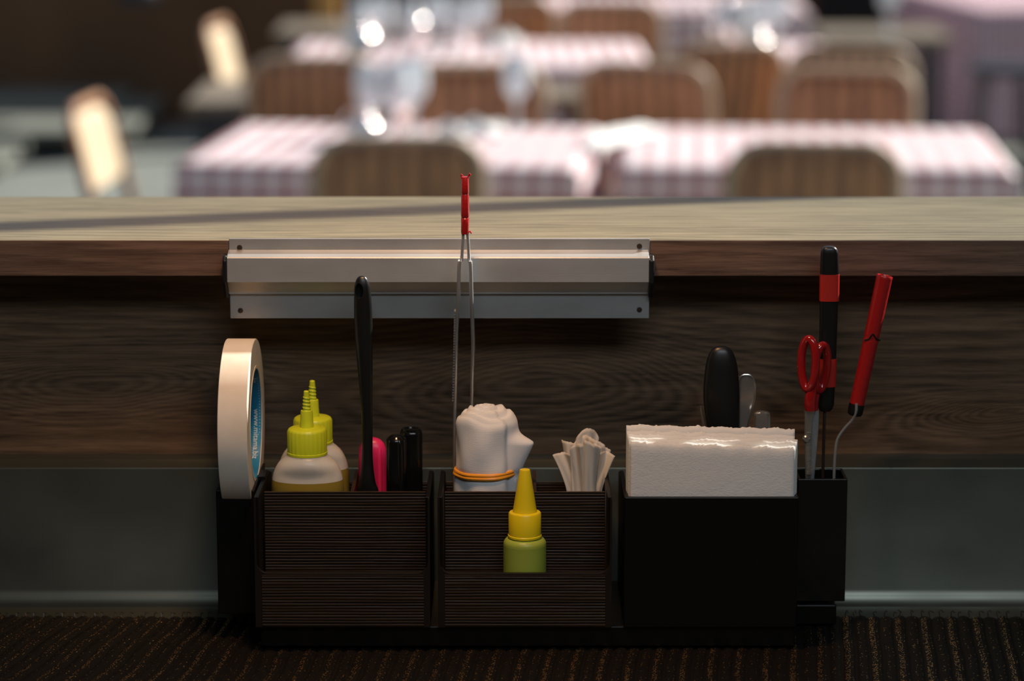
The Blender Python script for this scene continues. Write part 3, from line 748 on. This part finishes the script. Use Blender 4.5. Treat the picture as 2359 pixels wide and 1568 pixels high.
# ================================================================== stack of white napkins in the right bin
def napkins():
    # (left u, right u, top v left, top v right, y)
    specs = [(1452,1831,1016,1030,.0075), (1447,1834,1008,1018,.0125), (1445,1836,1000,1011,.0175), (1443,1829,992,1003,.0225), (1442,1829,978,988,.0275)]
    zb_ = BZ+.0034
    for i, (ul, ur, vl, vr, y) in enumerate(specs):
        xl, xr = X(ul, 1080, y), X(ur, 1080, y); zl, zr = Z(vl, y), Z(vr, y)
        th = .0042; rnd = random.Random(i); bm = bmesh.new(); ns, nt = 90, 40
        xl = max(xl, X(1437,1380,0)+TH+.0006) if False else xl
        front, back = [], []
        for j in range(nt+1):
            t_ = j/nt; fr_, bk_ = [], []
            for k in range(ns+1):
                s_ = k/ns; x = xl+(xr-xl)*s_; zt = zl+(zr-zl)*s_+.0004*math.sin(s_*40+i)+(rnd.uniform(-.0002,.0002)+(.0006 if rnd.random() > .86 else 0) if j == nt else 0)
                if j < nt and t_ < .6: pass
                z_ = zb_+(zt-zb_)*t_
                bul = .0006*math.sin(PI*s_)*math.sin(PI*t_)
                edge = min(1, (1-t_)*22+.1, s_*40+.35, (1-s_)*40+.35)
                fr_.append(bm.verts.new((x, y-bul-th/2*edge**.5, z_))); bk_.append(bm.verts.new((x, y+th/2*edge**.5-.0002, z_)))
            front.append(fr_); back.append(bk_)
        for j in range(nt):
            for k in range(ns):
                bm.faces.new((front[j][k], front[j][k+1], front[j+1][k+1], front[j+1][k])); bm.faces.new((back[j][k], back[j+1][k], back[j+1][k+1], back[j][k+1]))
            bm.faces.new((front[j][0], front[j+1][0], back[j+1][0], back[j][0])); bm.faces.new((front[j][ns], back[j][ns], back[j+1][ns], front[j+1][ns]))
        for k in range(ns):
            bm.faces.new((front[0][k], back[0][k], back[0][k+1], front[0][k+1])); bm.faces.new((front[nt][k], front[nt][k+1], back[nt][k+1], back[nt][k]))
        o = obj('paper_napkin', bm, M['napkin'], None)
        for p in o.data.polygons: p.use_smooth = True
        place(o, ((xl+xr)/2, y, zb_))
        labs = ['frontmost white paper napkin of the stack, its whole face showing', 'second white paper napkin from the front of the stack', 'white paper napkin in the very middle of the stack of five', 'second white paper napkin from the back of the stack', 'rearmost and tallest white paper napkin of the stack']
        tag(o, labs[i], 'napkin', 'white paper napkins in the right bin')
napkins()

# ================================================================== cutlery behind the napkins
def cutlery():
    y = .064; px = PX(y, .17)
    def shape(rows, y, d): return spline([(at(u,v,y).x, y, at(u,v,y).z, h*PX(y,.17), d) for u, v, h in rows], 4)
    # black-handled knife or peeler
    rows = [(1662,797,6),(1662,800,16),(1662,810,26),(1662,830,34),(1662,860,39),(1662,900,42),(1663,940,41),(1666,985,37),(1669,1040,30),(1670,1100,24),(1670,1300,22)]
    pts = shape(rows, y, .0075); r = thing('black_handled_utensil', (pts[-1][0], y, pts[-1][2]), 'wide rounded black handle standing behind the white napkins', 'utensil')
    bm = bmesh.new(); column(bm, [(a,b,c,d,min(e, d*.55)) for a,b,c,d,e in pts[::-1]], n=30, power=2.3); obj('handle', bm, M['black_soft'], r, smooth=True)
    # spoon handle with a raised border
    y2 = .078; rows = [(1719,862,5),(1719,865,12),(1719,872,18),(1719,890,22.5),(1717,920,22),(1713,950,18),(1709,985,13),(1706,1030,10),(1705,1100,9),(1705,1310,12)]
    pts = shape(rows, y2, .0012); r = thing('spoon', (pts[-1][0], y2, pts[-1][2]), 'steel spoon handle with a bordered round end beside the black handle', 'spoon')
    bm = bmesh.new(); column(bm, [(a,b,c,d,.0011) for a,b,c,d,e in pts[::-1]], n=24, power=2.2); o = obj('handle', bm, M['chrome'], r, smooth=True)
    outl = [(a+d*.93, b-.0009, c) for a,b,c,d,e in pts[::-1] if c > BZ+.02]+[(a-d*.93, b-.0009, c) for a,b,c,d,e in pts if c > BZ+.02]
    bm = bmesh.new(); tube(bm, outl, .0007, n=8, side=(0,1,0)); obj('border', bm, M['chrome'], o, smooth=True, shift=r.location)
    # blunt steel handle
    y3 = .070; rows = [(1756,948,10),(1756,950,16),(1756,956,19),(1756,985,19.5),(1755,1050,18),(1755,1300,17)]
    pts = shape(rows, y3, .003); r = thing('steel_handle', (pts[-1][0], y3, pts[-1][2]), 'blunt square-ended steel handle just above the right part of the napkins', 'cutlery')
    bm = bmesh.new(); column(bm, [(a,b,c,d,.0035) for a,b,c,d,e in pts[::-1]], n=24, power=4); o = obj('handle', bm, M['chrome'], r, smooth=True)
    # thin steel blade left of the black handle
    y4 = .082; rows = [(1615,935,2),(1617,945,4),(1624,980,7),(1634,1040,8),(1640,1300,8)]
    pts = shape(rows, y4, .001); r = thing('knife', (pts[-1][0], y4, pts[-1][2]), 'thin steel blade leaning left of the black handle', 'knife')
    bm = bmesh.new(); column(bm, [(a,b,c,d,.0010) for a,b,c,d,e in pts[::-1]], n=12, power=2.5); obj('blade', bm, M['chrome'], r, smooth=True)
cutlery()

# ================================================================== scissors
def scissors():
    y = .0665; px = PX(y, .16); g = lambda u, v, dy=0: (at(u,v,y).x, y+dy, at(u,v,y).z)
    r = thing('scissors', g(1862,1200), 'red-handled steel scissors standing in the black cup', 'scissors')
    def loop(cu, cv, a, b, tilt, rad, dy, foot, name='handle'):
        pts = []
        for k in range(44):
            t_ = 2*PI*k/44; lx = a*math.cos(t_)*(1+.10*math.sin(t_)); lv = -b*math.sin(t_)
            u = cu+lx*math.cos(tilt)-lv*math.sin(tilt); v = cv+lx*math.sin(tilt)+lv*math.cos(tilt)
            p = Vector(g(u, v)); pts.append((p.x, y+dy+.0035*math.cos(t_)*(-1 if dy < 0 else 1), p.z))
        bm = bmesh.new(); tube(bm, pts, rad, n=12, closed=True, side=(0,1,0))
        fp = spline([(*g(u, v, dy2), h*px, d) for u, v, h, d, dy2 in foot], 4); column(bm, fp[::-1], n=18, power=2.4)
        return obj(name, bm, M['red_gloss'], r, smooth=True)
    loop(1862, 838, 15.5, 58, .03, .0030, -.001, [(1874,880,8,.003,-.001),(1868,905,13,.004,-.001),(1866,925,14,.0042,-.001),(1867,944,13,.0038,-.001)])
    loop(1892, 848, 15.0, 52, .08, .0029, .002, [(1884,893,8,.003,.004),(1880,912,10,.004,.004),(1877,930,10,.004,.004),(1878,946,9,.0035,.004)])
    # blades
    bm = bmesh.new(); column(bm, spline([(*g(1860,1180), 2*px, .0007),(*g(1861,1100), 6*px,.0009),(*g(1861,1000), 8*px,.0010),(*g(1862,975), 9*px,.0012),(*g(1865,945), 12*px,.0016)], 4), n=10, power=2.5)
    b1 = obj('blade', bm, M['chrome'], r, smooth=True)
    bm = bmesh.new(); column(bm, spline([(*g(1868,1180,.003), 2*px, .0007),(*g(1873,1080,.003), 6*px,.0009),(*g(1878,1000,.003), 8*px,.0010),(*g(1878,960,.003), 10*px,.0014),(*g(1878,942,.003), 9*px,.0016)], 4), n=10, power=2.5)
    obj('blade', bm, M['tong_steel'], r, smooth=True)
    bm = bmesh.new()
    for i in range(26):
        p = g(1864, 996+i*3.8, -.0011); box(bm, p[0]-.0018, p[0]+.0016, p[1]-.0004, p[1]+.0002, p[2]-.0003, p[2]+.0003)
    obj('serration', bm, M['chrome'], b1, shift=r.location)
    bm = bmesh.new(); p = g(1857, 1010, -.0006)
    lathe(bm, [(.0026,-.0016),(.0026,.0012),(.0018,.0020)], n=20); bmesh.ops.rotate(bm, verts=bm.verts, cent=(0,0,0), matrix=Matrix.Rotation(PI/2, 3, 'X')); bmesh.ops.translate(bm, verts=bm.verts, vec=p)
    obj('rivet', bm, M['chrome'], r, smooth=True)
scissors()

# ================================================================== black and red flat handle on a thin rod
def probe():
    y = .0815; px = PX(y, .2); g = lambda u, v: (at(u,v,y).x, y, at(u,v,y).z)
    r = thing('long_handled_skewer', g(1896,1200), 'upright flat black handle with two red bands on a thin rod', 'skewer')
    def seg(name, rows, m, parent=r, d=.004, p=3.0):
        bm = bmesh.new(); column(bm, [(*g(u,v), h*px, d*k) for u, v, h, k in rows][::-1], n=26, power=p)
        return obj(name, bm, m, parent, smooth=True, shift=r.location)
    h = seg('handle', [(1911,567,9,.6),(1911,569,14,.8),(1911,574,18,.95),(1911,583,20.5,1),(1911,632,22,1),(1908,760,20.5,1),(1905,860,20,1),(1902,930,19.5,1),(1901,940,17,.9),(1901,946,12,.7)], M['black_soft'])
    seg('red_band', [(1911,631,22.8,1.12),(1910,692,22.8,1.12)], M['red_band'], h)
    seg('red_band', [(1906.5,825,21.2,1.12),(1904.3,889,21.2,1.12)], M['red_band'], h)
    bm = bmesh.new(); tube(bm, [g(1900,940), g(1898,1000), g(1896,1080), g(1893,1330)], .0011, n=8); obj('rod', bm, M['screw'], r, smooth=True)
probe()

def red_stick():
    y = .070; px = PX(y, .2)
    r = thing('taped_skewer', (X(1918,1090,y), y, Z(1330, y)), 'leaning tool with a red tape wrapped handle and bent wire', 'skewer')
    g = lambda u, v, dy=0: Vector((at(u,v,y).x, y+dy, at(u,v,y).z))
    A, B = g(2038, 636), g(1972, 940)
    n = 60; rs = []; bm = bmesh.new(); rnd = random.Random(2); pts = []; rad = []
    for i in range(n+1):
        t_ = i/n; p = A.lerp(B, t_); pts.append(p)
        rr = (18.6-1.4*t_)*px
        if .455 < t_ < .475: rr *= .93
        if .475 < t_ < .50: rr *= 1.05
        for q in (.62,.70,.78,.86): 
            if abs(t_-q) < .009: rr *= .975
        rad.append(rr)
    ax = (B-A).normalized(); a_ = ax.cross(Vector((0,1,0))).normalized(); b_ = ax.cross(a_).normalized()
    for p, rr in zip(pts, rad): rs.append([p+a_*math.cos(2*PI*k/28)*rr+b_*math.sin(2*PI*k/28)*rr for k in range(28)])
    inner = [[A+ax*d+a_*math.cos(2*PI*k/28)*q*px+b_*math.sin(2*PI*k/28)*q*px for k in range(28)] for d, q in ((.010,4),(.010,13.5),(.0003,15.5),(-.0006,17.3))]
    rings(bm, inner+rs); h = obj('taped_handle', bm, M['red_tape'], r, smooth=True, shift=r.location)
    bm = bmesh.new(); rs = []
    for t_, q in ((.965,17.9),(.97,18.2),(1.035,17.8),(1.05,15.5),(1.058,10)):
        p = A+(B-A)*t_; rs.append([p+a_*math.cos(2*PI*k/24)*q*px+b_*math.sin(2*PI*k/24)*q*px for k in range(24)])
    rings(bm, rs); obj('black_end', bm, M['black_soft'], h, smooth=True, shift=r.location)
    # nick in the tape
    bm = bmesh.new(); p0 = g(2003,783,-.0052)
    for q in ((0,0),(6,-6),(13,2),(22,1)):
        pass
    tube(bm, spline([g(1990,781,-.0036), g(2000,777,-.0052), g(2008,766,-.0055), g(2016,776,-.0050), g(2026,782,-.0030)], 4), .0006, n=6); obj('tape_nick', bm, M['black_soft'], h, smooth=True, shift=r.location)
    bm = bmesh.new(); tube(bm, spline([g(1971,925,-.0052), g(1970,945,-.0050), g(1962,965,-.003), g(1945,986,-.001), g(1930,1010), g(1925,1035), g(1922,1080), g(1921,1150), g(1920,1330)], 5), .00105, n=8)
    obj('bent_wire', bm, M['tong_steel'], r, smooth=True, shift=r.location)
red_stick()

# ================================================================== dining side
TZ = -.376; FZ = TZ-.73
struct(boxo('floor', (-14, 14, -3.6, 13, FZ-.1, FZ), M['floor']))
bm = bmesh.new(); box(bm, -9, 9, 12.35, 12.5, FZ, FZ+1.25); struct(obj('wall_far', bm, M['wall']))
def P2(u, v, z): return onz(u, v, z)

def cloth_mesh(hw, hd, drop, p=.03, wave=.006, seed=0):
    """table cloth unfolded over a w x d top; uv = the flat cloth in metres"""
    bm = bmesh.new(); uvl = bm.loops.layers.uv.new('UVMap')
    nx = int((2*hw+2*drop)/p); ny = int((2*hd+2*drop)/p); G = []
    for j in range(ny+1):
        row = []; t_ = -(hd+drop)+(2*hd+2*drop)*j/ny
        for i in range(nx+1):
            s_ = -(hw+drop)+(2*hw+2*drop)*i/nx
            ex = max(0, abs(s_)-hw); ey = max(0, abs(t_)-hd)
            x = math.copysign(min(abs(s_), hw), s_); y = math.copysign(min(abs(t_), hd), t_)
            k = max(ex, ey)
            if k > 0:
                ww = wave*min(1, k/.15)
                fx = (ex/k); fy = (ey/k)
                out = .010+ww*math.sin((s_ if ey > ex else t_)*26+seed)+ .03*k
                if ex > 0: x += math.copysign(out*fx, s_)
                if ey > 0: y += math.copysign(out*fy, t_)
            row.append((bm.verts.new((x, y, -k)), s_, t_))
        G.append(row)
    for j in range(ny):
        for i in range(nx):
            q = (G[j][i], G[j][i+1], G[j+1][i+1], G[j+1][i]); f = bm.faces.new([c[0] for c in q]); f.smooth = True
            for lp, c in zip(f.loops, q): lp[uvl].uv = (c[1]+50.01, c[2]+50.01)
    me = bpy.data.meshes.new('tablecloth'); bm.to_mesh(me); bm.free(); return me

def table(u0, u1, vf, vb, rot, label, cloth=None, clabel=None, drop=.26, z=TZ, mtl='gingham', hd=None, leg_h=None):
    a = P2(u0, vf, z); b = P2(u1, vf, z); c = P2((u0+u1)/2, vb, z)
    hw = (b.x-a.x)/2; hd = hd or (c.y-a.y)/2; cx, cy = (a.x+b.x)/2, a.y+hd
    root = thing('dining_table', (cx, cy, FZ), label, 'table', 'dining tables'); root.rotation_euler.z = rot
    H = z-FZ-.004
    bm = bmesh.new(); box(bm, -hw, hw, -hd, hd, H-.03, H); obj('tabletop', bm, M['oak_dining'], root, bevel=.004, shift=(0,0,0))
    for sx in (-1, 1):
        for sy in (-1, 1):
            bm = bmesh.new(); column(bm, [(sx*(hw-.06), sy*(hd-.06), 0, .018, .018), (sx*(hw-.06), sy*(hd-.06), H-.03, .026, .026)], n=12, power=5); obj('leg', bm, M['dark_metal'], root, shift=(0,0,0))
    if cloth:
        o = link('tablecloth', cloth_mesh(hw+.004, hd+.004, drop, seed=cx*7), M[mtl]); o.location = (cx, cy, z+.001); o.rotation_euler.z = rot
        so = o.modifiers.new('s', 'SOLIDIFY'); so.thickness = .0015; so.offset = 1
        tag(o, clabel, 'tablecloth', 'checked tablecloths')
    return root

def make_chair():
    """bentwood chair: slatted shell back, pale hoop frame; faces -y when rot = 0 is looking at its front; origin on the floor"""
    r = thing('dining_chair', (0,0,0), '', 'chair', 'dining chairs')
    W = .198; top = .855; bz = .43; lean = .10
    def yb(z): return .20+lean*((z-bz)/(top-bz))
    hoop = []
    rr = .085; zz = top-rr
    L = [(-W, bz-.02), (-W, .55), (-W, zz)]
    arc = [(-W+rr-rr*math.cos(a), zz+rr*math.sin(a)) for a in [PI/2*i/6 for i in range(1, 7)]]
    full = L+arc; full = full+[(-x, z) for x, z in full[::-1]]
    bm = bmesh.new(); tube(bm, [(x, yb(z), z) for x, z in full], .014, n=10); obj('back_frame', bm, M['chair_frame'], r, smooth=True, shift=(0,0,0))
    bm = bmesh.new(); ns = 22; rows = []
    for i in range(ns+1):
        x = -W+.004+(2*W-.008)*i/ns
        e = max(0, abs(x)-(W-rr)); zt = zz+math.sqrt(max(0, rr*rr-e*e))-.004
        rows.append((x, zt))
    vs = []
    for x, zt in rows:
        c_ = .02*(1-(x/W)**2)
        vs.append([bm.verts.new((x, yb(z)+c_+d, z)) for z in [.50+(zt-.50)*q/6 for q in range(7)] for d in (0,)])
    for i in range(ns):
        for j in range(6): bm.faces.new((vs[i][j], vs[i+1][j], vs[i+1][j+1], vs[i][j+1]))
    o = obj('backrest', bm, M['slat'], r, smooth=True, shift=(0,0,0)); s_ = o.modifiers.new('s', 'SOLIDIFY'); s_.thickness = .012; s_.offset = 0
    bm = bmesh.new(); column(bm, [(0,0,.435,.200,.195),(0,0,.440,.208,.203),(0,0,.458,.208,.203),(0,0,.463,.198,.193)], n=40, power=5); obj('seat', bm, M['slat'], r, smooth=True, shift=(0,0,0))
    for sx in (-1,1):
        for sy in (-1,1):
            bm = bmesh.new(); tube(bm, [(sx*.205, sy*.215, 0), (sx*.17, sy*.165, .435)], .014, n=10); obj('leg', bm, M['chair_frame'], r, smooth=True, shift=(0,0,0))
    return r
proto = make_chair(); used = [False]
def chair(x, y, rz, label):
    if not used[0]: r = proto; used[0] = True
    else:
        r = proto.copy(); C.objects.link(r)
        for ch in proto.children:
            c_ = ch.copy(); C.objects.link(c_); c_.parent = r
    r.location = (x, y, FZ); r.rotation_euler = (0, 0, rz); r['label'] = label
    return r
def chair_px(u, v_top, dist, rz, label):               # dist: metres in front of the camera
    Y = dist+CAM.y; p = at(u, v_top, Y); return chair(p.x, Y, rz, label)

R6 = math.radians(-6.2)
table(445, 1365, 378, 291, R6, 'near dining table under the left checked cloth', True, 'red and white checked cloth on the nearest left table')
table(1452, 2350, 384, 297, R6*.6, 'near dining table under the right checked cloth', True, 'red and white checked cloth on the nearest right table')
table(650, 1490, 152, 97, 0, 'second row dining table behind the glasses', True, 'checked cloth on the second row table behind the glasses')
table(1690, 1945, 150, 97, 0, 'short second row table right of the centre', True, 'pale checked cloth on the short second row table', drop=.22)
table(1235, 1860, 24, -14, 0, 'third row dining table at the top edge', True, 'pink and white cloth on the far third row table', drop=.2)
table(2200, 2500, 22, -30, math.radians(8), 'far right dining table under a long dark checked cloth', True, 'long small-check cloth hanging to the floor at the far right', drop=.56, mtl='gingham_small')
table(425, 565, 233, 182, 0, 'bare pale wooden table at the left without a cloth')
table(990, 1370, 222, 192, 0, 'bare narrow wooden table between the two rows')
table(630, 790, 72, 45, 0, 'small bare table against the dark panelled wall')
table(1900, 2200, 84, 56, 0, 'bare grey table in front of the dark doorway')

# rot PI puts the chair's back towards the camera
BK = PI
chair_px(915, 322, 6.95, BK+.05, 'dark slatted chair with its back to us at the near left table')
chair_px(1862, 306, 6.85, BK-.05, 'brown slatted chair with its back to us at the near right table')
chair_px(1110, 218, 8.15, .05, 'orange-brown chair facing us behind the near left table')
chair_px(1955, 226, 8.05, -.1, 'orange-brown chair facing us behind the near right table')
chair_px(1530, 150, 8.75, BK-.25, 'large grey-brown chair back between the near tables, centre')
chair_px(735, 165, 8.95, BK, 'dark brown chair back at the left end of the second row table')
chair_px(1600, 95, 9.4, BK+.3, 'angled chair with a pale frame left of the short table')
chair_px(1960, 45, 9.3, BK-.1, 'tall brown chair back right of the short second row table')
chair_px(1400, 50, 11.2, BK, 'brown chair back behind the second row table')
chair_px(1130, 30, 11.4, BK+.2, 'far brown chair behind the centre glasses')
chair_px(455, 250, 7.45, PI/2-.10, 'sunlit pale chair seen edge-on at the far left, the nearer one')
chair_px(690, 62, 9.95, PI/2-.10, 'sunlit pale chair seen edge-on at the bare table')
for o in list(S.objects):                             # those two chairs have pale plywood backs
    if o.parent and o.parent.get('label', '').startswith('sunlit pale'):
        o.data = o.data.copy(); o.data.materials.clear(); o.data.materials.append(M['pale_ply'] if o.name.startswith('backrest') else M['slat'])
        if o.name.startswith('backrest'):
            for v_ in o.data.vertices:
                if v_.co.z < .64: v_.co.z = .64-(.64-v_.co.z)*.05; v_.co.y = .20+.10*((v_.co.z-.43)/.425)+.012

# glasses and small table things
def make_glass():
    r = tag(bpy.data.objects.new('wine_glass', None), '', 'glass', 'wine glasses on the tables'); C.objects.link(r)
    bm = bmesh.new()
    bowl = spline([(.004,.085),(.020,.093),(.034,.115),(.038,.145),(.035,.175),(.031,.205)], 4)
    inn = [(max(r_-.0016,.001), z_+(.0012 if z_ < .12 else 0)) for r_, z_ in bowl[::-1]]
    lathe(bm, bowl+inn, n=36); obj('bowl', bm, M['sky_pale_glass'], r, smooth=True, shift=(0,0,0))
    bm = bmesh.new(); lathe(bm, spline([(.034,0),(.034,.002),(.012,.006),(.005,.014),(.004,.05),(.0045,.086)], 3), n=28); obj('stem', bm, M['sky_pale_glass'], r, smooth=True, shift=(0,0,0))
    return r
gproto = make_glass(); gused = [False]
def glass(u, v, z, label, sc=1.0):
    p = P2(u, v, z)
    if not gused[0]: g_ = gproto; gused[0] = True
    else:
        g_ = gproto.copy(); C.objects.link(g_)
        for ch in gproto.children:
            c_ = ch.copy(); C.objects.link(c_); c_.parent = g_
    g_.location = (p.x, p.y, z+.003); g_.scale = (sc,)*3; g_['label'] = label
for u, v, lb in ((848,322,'wine glass at the left of the group on the near left table'), (912,322,'wine glass right of the leftmost one on the near left table'),
                 (955,312,'wine glass nearest the white linen on the near left table'),
                 (830,140,'leftmost wine glass on the second row table'), (880,128,'second wine glass from the left on the second row table'), (945,138,'wine glass above the centre left on the second row table'),
                 (1005,122,'fourth wine glass from the left on the second row table'), (1060,134,'wine glass on the second row table beside the chair'), (1110,120,'rightmost wine glass of the second row group'),
                 (1745,128,'wine glass on the left part of the short table'), (1790,118,'wine glass on the middle of the short table')):
    glass(u, v, TZ, lb)
for u, v, lb in ((1560,10,'left wine glass of the far right group'), (1600,6,'second wine glass of the far right group'), (1672,12,'brightest wine glass of the far third row')):
    glass(u, v, TZ, lb)
glass(1702, 143, TZ, 'wine glass at the left edge of the short table')
glass(1190, 300, TZ, 'wine glass behind the long white linen on the near left table')
glass(2045, 78, TZ, 'wine glass on the bare grey table')
# mirror-bright jugs added to throw the sun glints among the glasses
def jug(u, v, label, R_=.05):
    p = P2(u, v, TZ); r = thing('glint_jug', (p.x, p.y, TZ+.003), label, 'jug', 'silver jugs added for sun glints')
    k = R_/.05
    bm = bmesh.new(); lathe(bm, [(a_*k, b_*k) for a_, b_ in spline([(.024,0),(.026,.006),(.040,.022),(.050,.050),(.040,.078),(.024,.092),(.021,.104),(.026,.116)], 4)], n=36); obj('body', bm, M['silver'], r, smooth=True, shift=(0,0,0))
    bm = bmesh.new(); lathe(bm, [(a_*k, b_*k) for a_, b_ in spline([(.0255,.1162),(.024,.122),(.012,.130),(.004,.133),(.005,.139),(.001,.141)], 3)], n=28); obj('lid', bm, M['silver'], r, smooth=True, shift=(0,0,0))
    bm = bmesh.new(); tube(bm, [(-a_*k, 0, b_*k) for a_, b_ in spline([(.024,.108),(.050,.110),(.066,.085),(.060,.055),(.046,.042)], 4)], .0035*k, n=8); obj('handle', bm, M['silver'], r, smooth=True, shift=(0,0,0))
jug(842, 348, 'added silver glint jug in front of the wine glasses, near left table', .045)
jug(918, 286, 'larger added silver glint jug behind the wine glasses, near left table', .062)
jug(832, 148, 'added silver glint jug left of the wine glasses, second row table', .066)
jug(1745, 146, 'added silver glint jug on the left part of the short table', .05)
jug(1672, 100, 'large added silver glint jug at the back left corner of the short table', .07)
jug(955, 100, 'added silver glint jug among the second row wine glasses', .055)
jug(1062, 104, 'added silver glint jug at the right end of the second row wine glasses', .052)
jug(868, 90, 'added silver glint jug at the back of the second row table', .06)
# white linen napkins and a dish
def linen(u0, u1, v0, v1, label, h=.02, rot=0):
    a = P2(u0, v1, TZ); b = P2(u1, v1, TZ); c = P2(u0, v0, TZ); bm = bmesh.new()
    hw, hd = (b.x-a.x)/2, (c.y-a.y)/2; n, m_ = 18, 10; G = []
    for j in range(m_+1):
        row = []
        for i in range(n+1):
            s_, t_ = -1+2*i/n, -1+2*j/m_
            z_ = h*(.55+.45*math.sin(s_*7+t_*2))*max(0,(1-s_**6))*max(0,(1-t_**6))+.001
            row.append(bm.verts.new((s_*hw, t_*hd, z_)))
        G.append(row)
    for j in range(m_):
        for i in range(n): bm.faces.new((G[j][i], G[j][i+1], G[j+1][i+1], G[j+1][i])).smooth = True
    me = bpy.data.meshes.new('linen_napkin'); bm.to_mesh(me); bm.free(); o = link('linen_napkin', me, M['linen'])
    so = o.modifiers.new('s', 'SOLIDIFY'); so.thickness = .003; so.offset = 0
    o.location = ((a.x+b.x)/2, (a.y+c.y)/2, TZ+.005); o.rotation_euler.z = rot
    tag(o, label, 'napkin', 'linen napkins on the tables')
linen(1010, 1160, 296, 318, 'long crumpled white linen on the near left table', .03)
linen(1405, 1462, 306, 350, 'bright white folded linen between the two near tables', .03, -.5)
linen(1130, 1200, 98, 116, 'white linen on the second row table beside the glasses', .05)
p = P2(1050, 205, TZ); r = thing('serving_dish', (p.x, p.y, TZ+.001), 'pale yellow serving dish on the bare narrow table', 'dish')
bm = bmesh.new(); lathe(bm, [(.05,0),(.06,.004),(.105,.030),(.108,.032),(.100,.030),(.055,.010),(.01,.009)], n=36); obj('dish', bm, M['white_china'], r, smooth=True, shift=(0,0,0))
bm = bmesh.new(); lathe(bm, spline([(.088,.024),(.07,.045),(.04,.055),(.004,.058)], 3), n=30); obj('yellow_food', bm, M['yellow_china'], r, smooth=True, shift=(0,0,0))

# far left: stone steps against the panelled wall
WZ = 12.35
for i, (v1, lab) in enumerate(((452,'lowest grey stone step at the left'), (395,'second grey stone step from below at the left'), (322,'third grey stone step from below, the palest'), (264,'topmost grey stone step at the foot of the dark wall'))):
    z0 = FZ+.045*(i+1); a = P2(0, v1-22, z0); xr = (-2.35, -2.2, -1.75, -1.9)[i]
    bm = bmesh.new(); box(bm, -5.5, xr, a.y, WZ-.02, z0-.044, z0)
    o = obj('stone_step', bm, M['stone'], bevel=.006); place(o, (-3.5, a.y, z0-.045)); tag(o, lab, 'step', 'stone steps at the left')
p = at(755, 60, 11.6); bm = bmesh.new(); box(bm, -.055, .055, -.05, .05, 0, 3.2)
o = obj('wooden_post', bm, M['ochre'], bevel=.006); o.location = (p.x, 11.6, FZ); tag(o, 'ochre wooden post left of the glasses at the top edge', 'post')
# dark doorway at the far right: a black slab stands in for its shade
a = at(1880, 100, 12.3); b = at(2240, 100, 12.3)
struct(boxo('door_1', (a.x, b.x, 12.3, 12.36, FZ, FZ+1.26), M['doorway_shade']))
# hanging round lamp against the wall
p = at(318, 5, 11.6); r = thing('pendant_lamp', (p.x, 11.6, p.z), 'dark round pendant lamp at the upper left', 'lamp')
bm = bmesh.new(); lathe(bm, spline([(.09,0),(.10,.03),(.075,.09),(.02,.12),(.012,.14)], 4), n=32); obj('lamp_shade', bm, M['dark_metal'], r, smooth=True, shift=(0,0,0))
bm = bmesh.new(); tube(bm, [(0,0,.13),(0,0,2.2)], .004, n=8); obj('cable', bm, M['dark_metal'], r, shift=(0,0,0))
# dark metal chair legs by the far right cloth
p = P2(2310, 300, FZ+.3); r = thing('metal_stool', (at(2312,200,7.9).x, 7.9, FZ), 'dark thin-legged metal stool in front of the far right table', 'stool')
bm = bmesh.new(); lathe(bm, [(.12,.70),(.14,.705),(.14,.725),(.12,.73)], n=28); obj('seat', bm, M['dark_metal'], r, smooth=True, shift=(0,0,0))
for k in range(4):
    a = PI/4+PI/2*k; bm = bmesh.new(); tube(bm, [(.17*math.cos(a), .17*math.sin(a), 0), (.09*math.cos(a), .09*math.sin(a), .71)], .011, n=8); obj('leg', bm, M['dark_metal'], r, smooth=True, shift=(0,0,0))
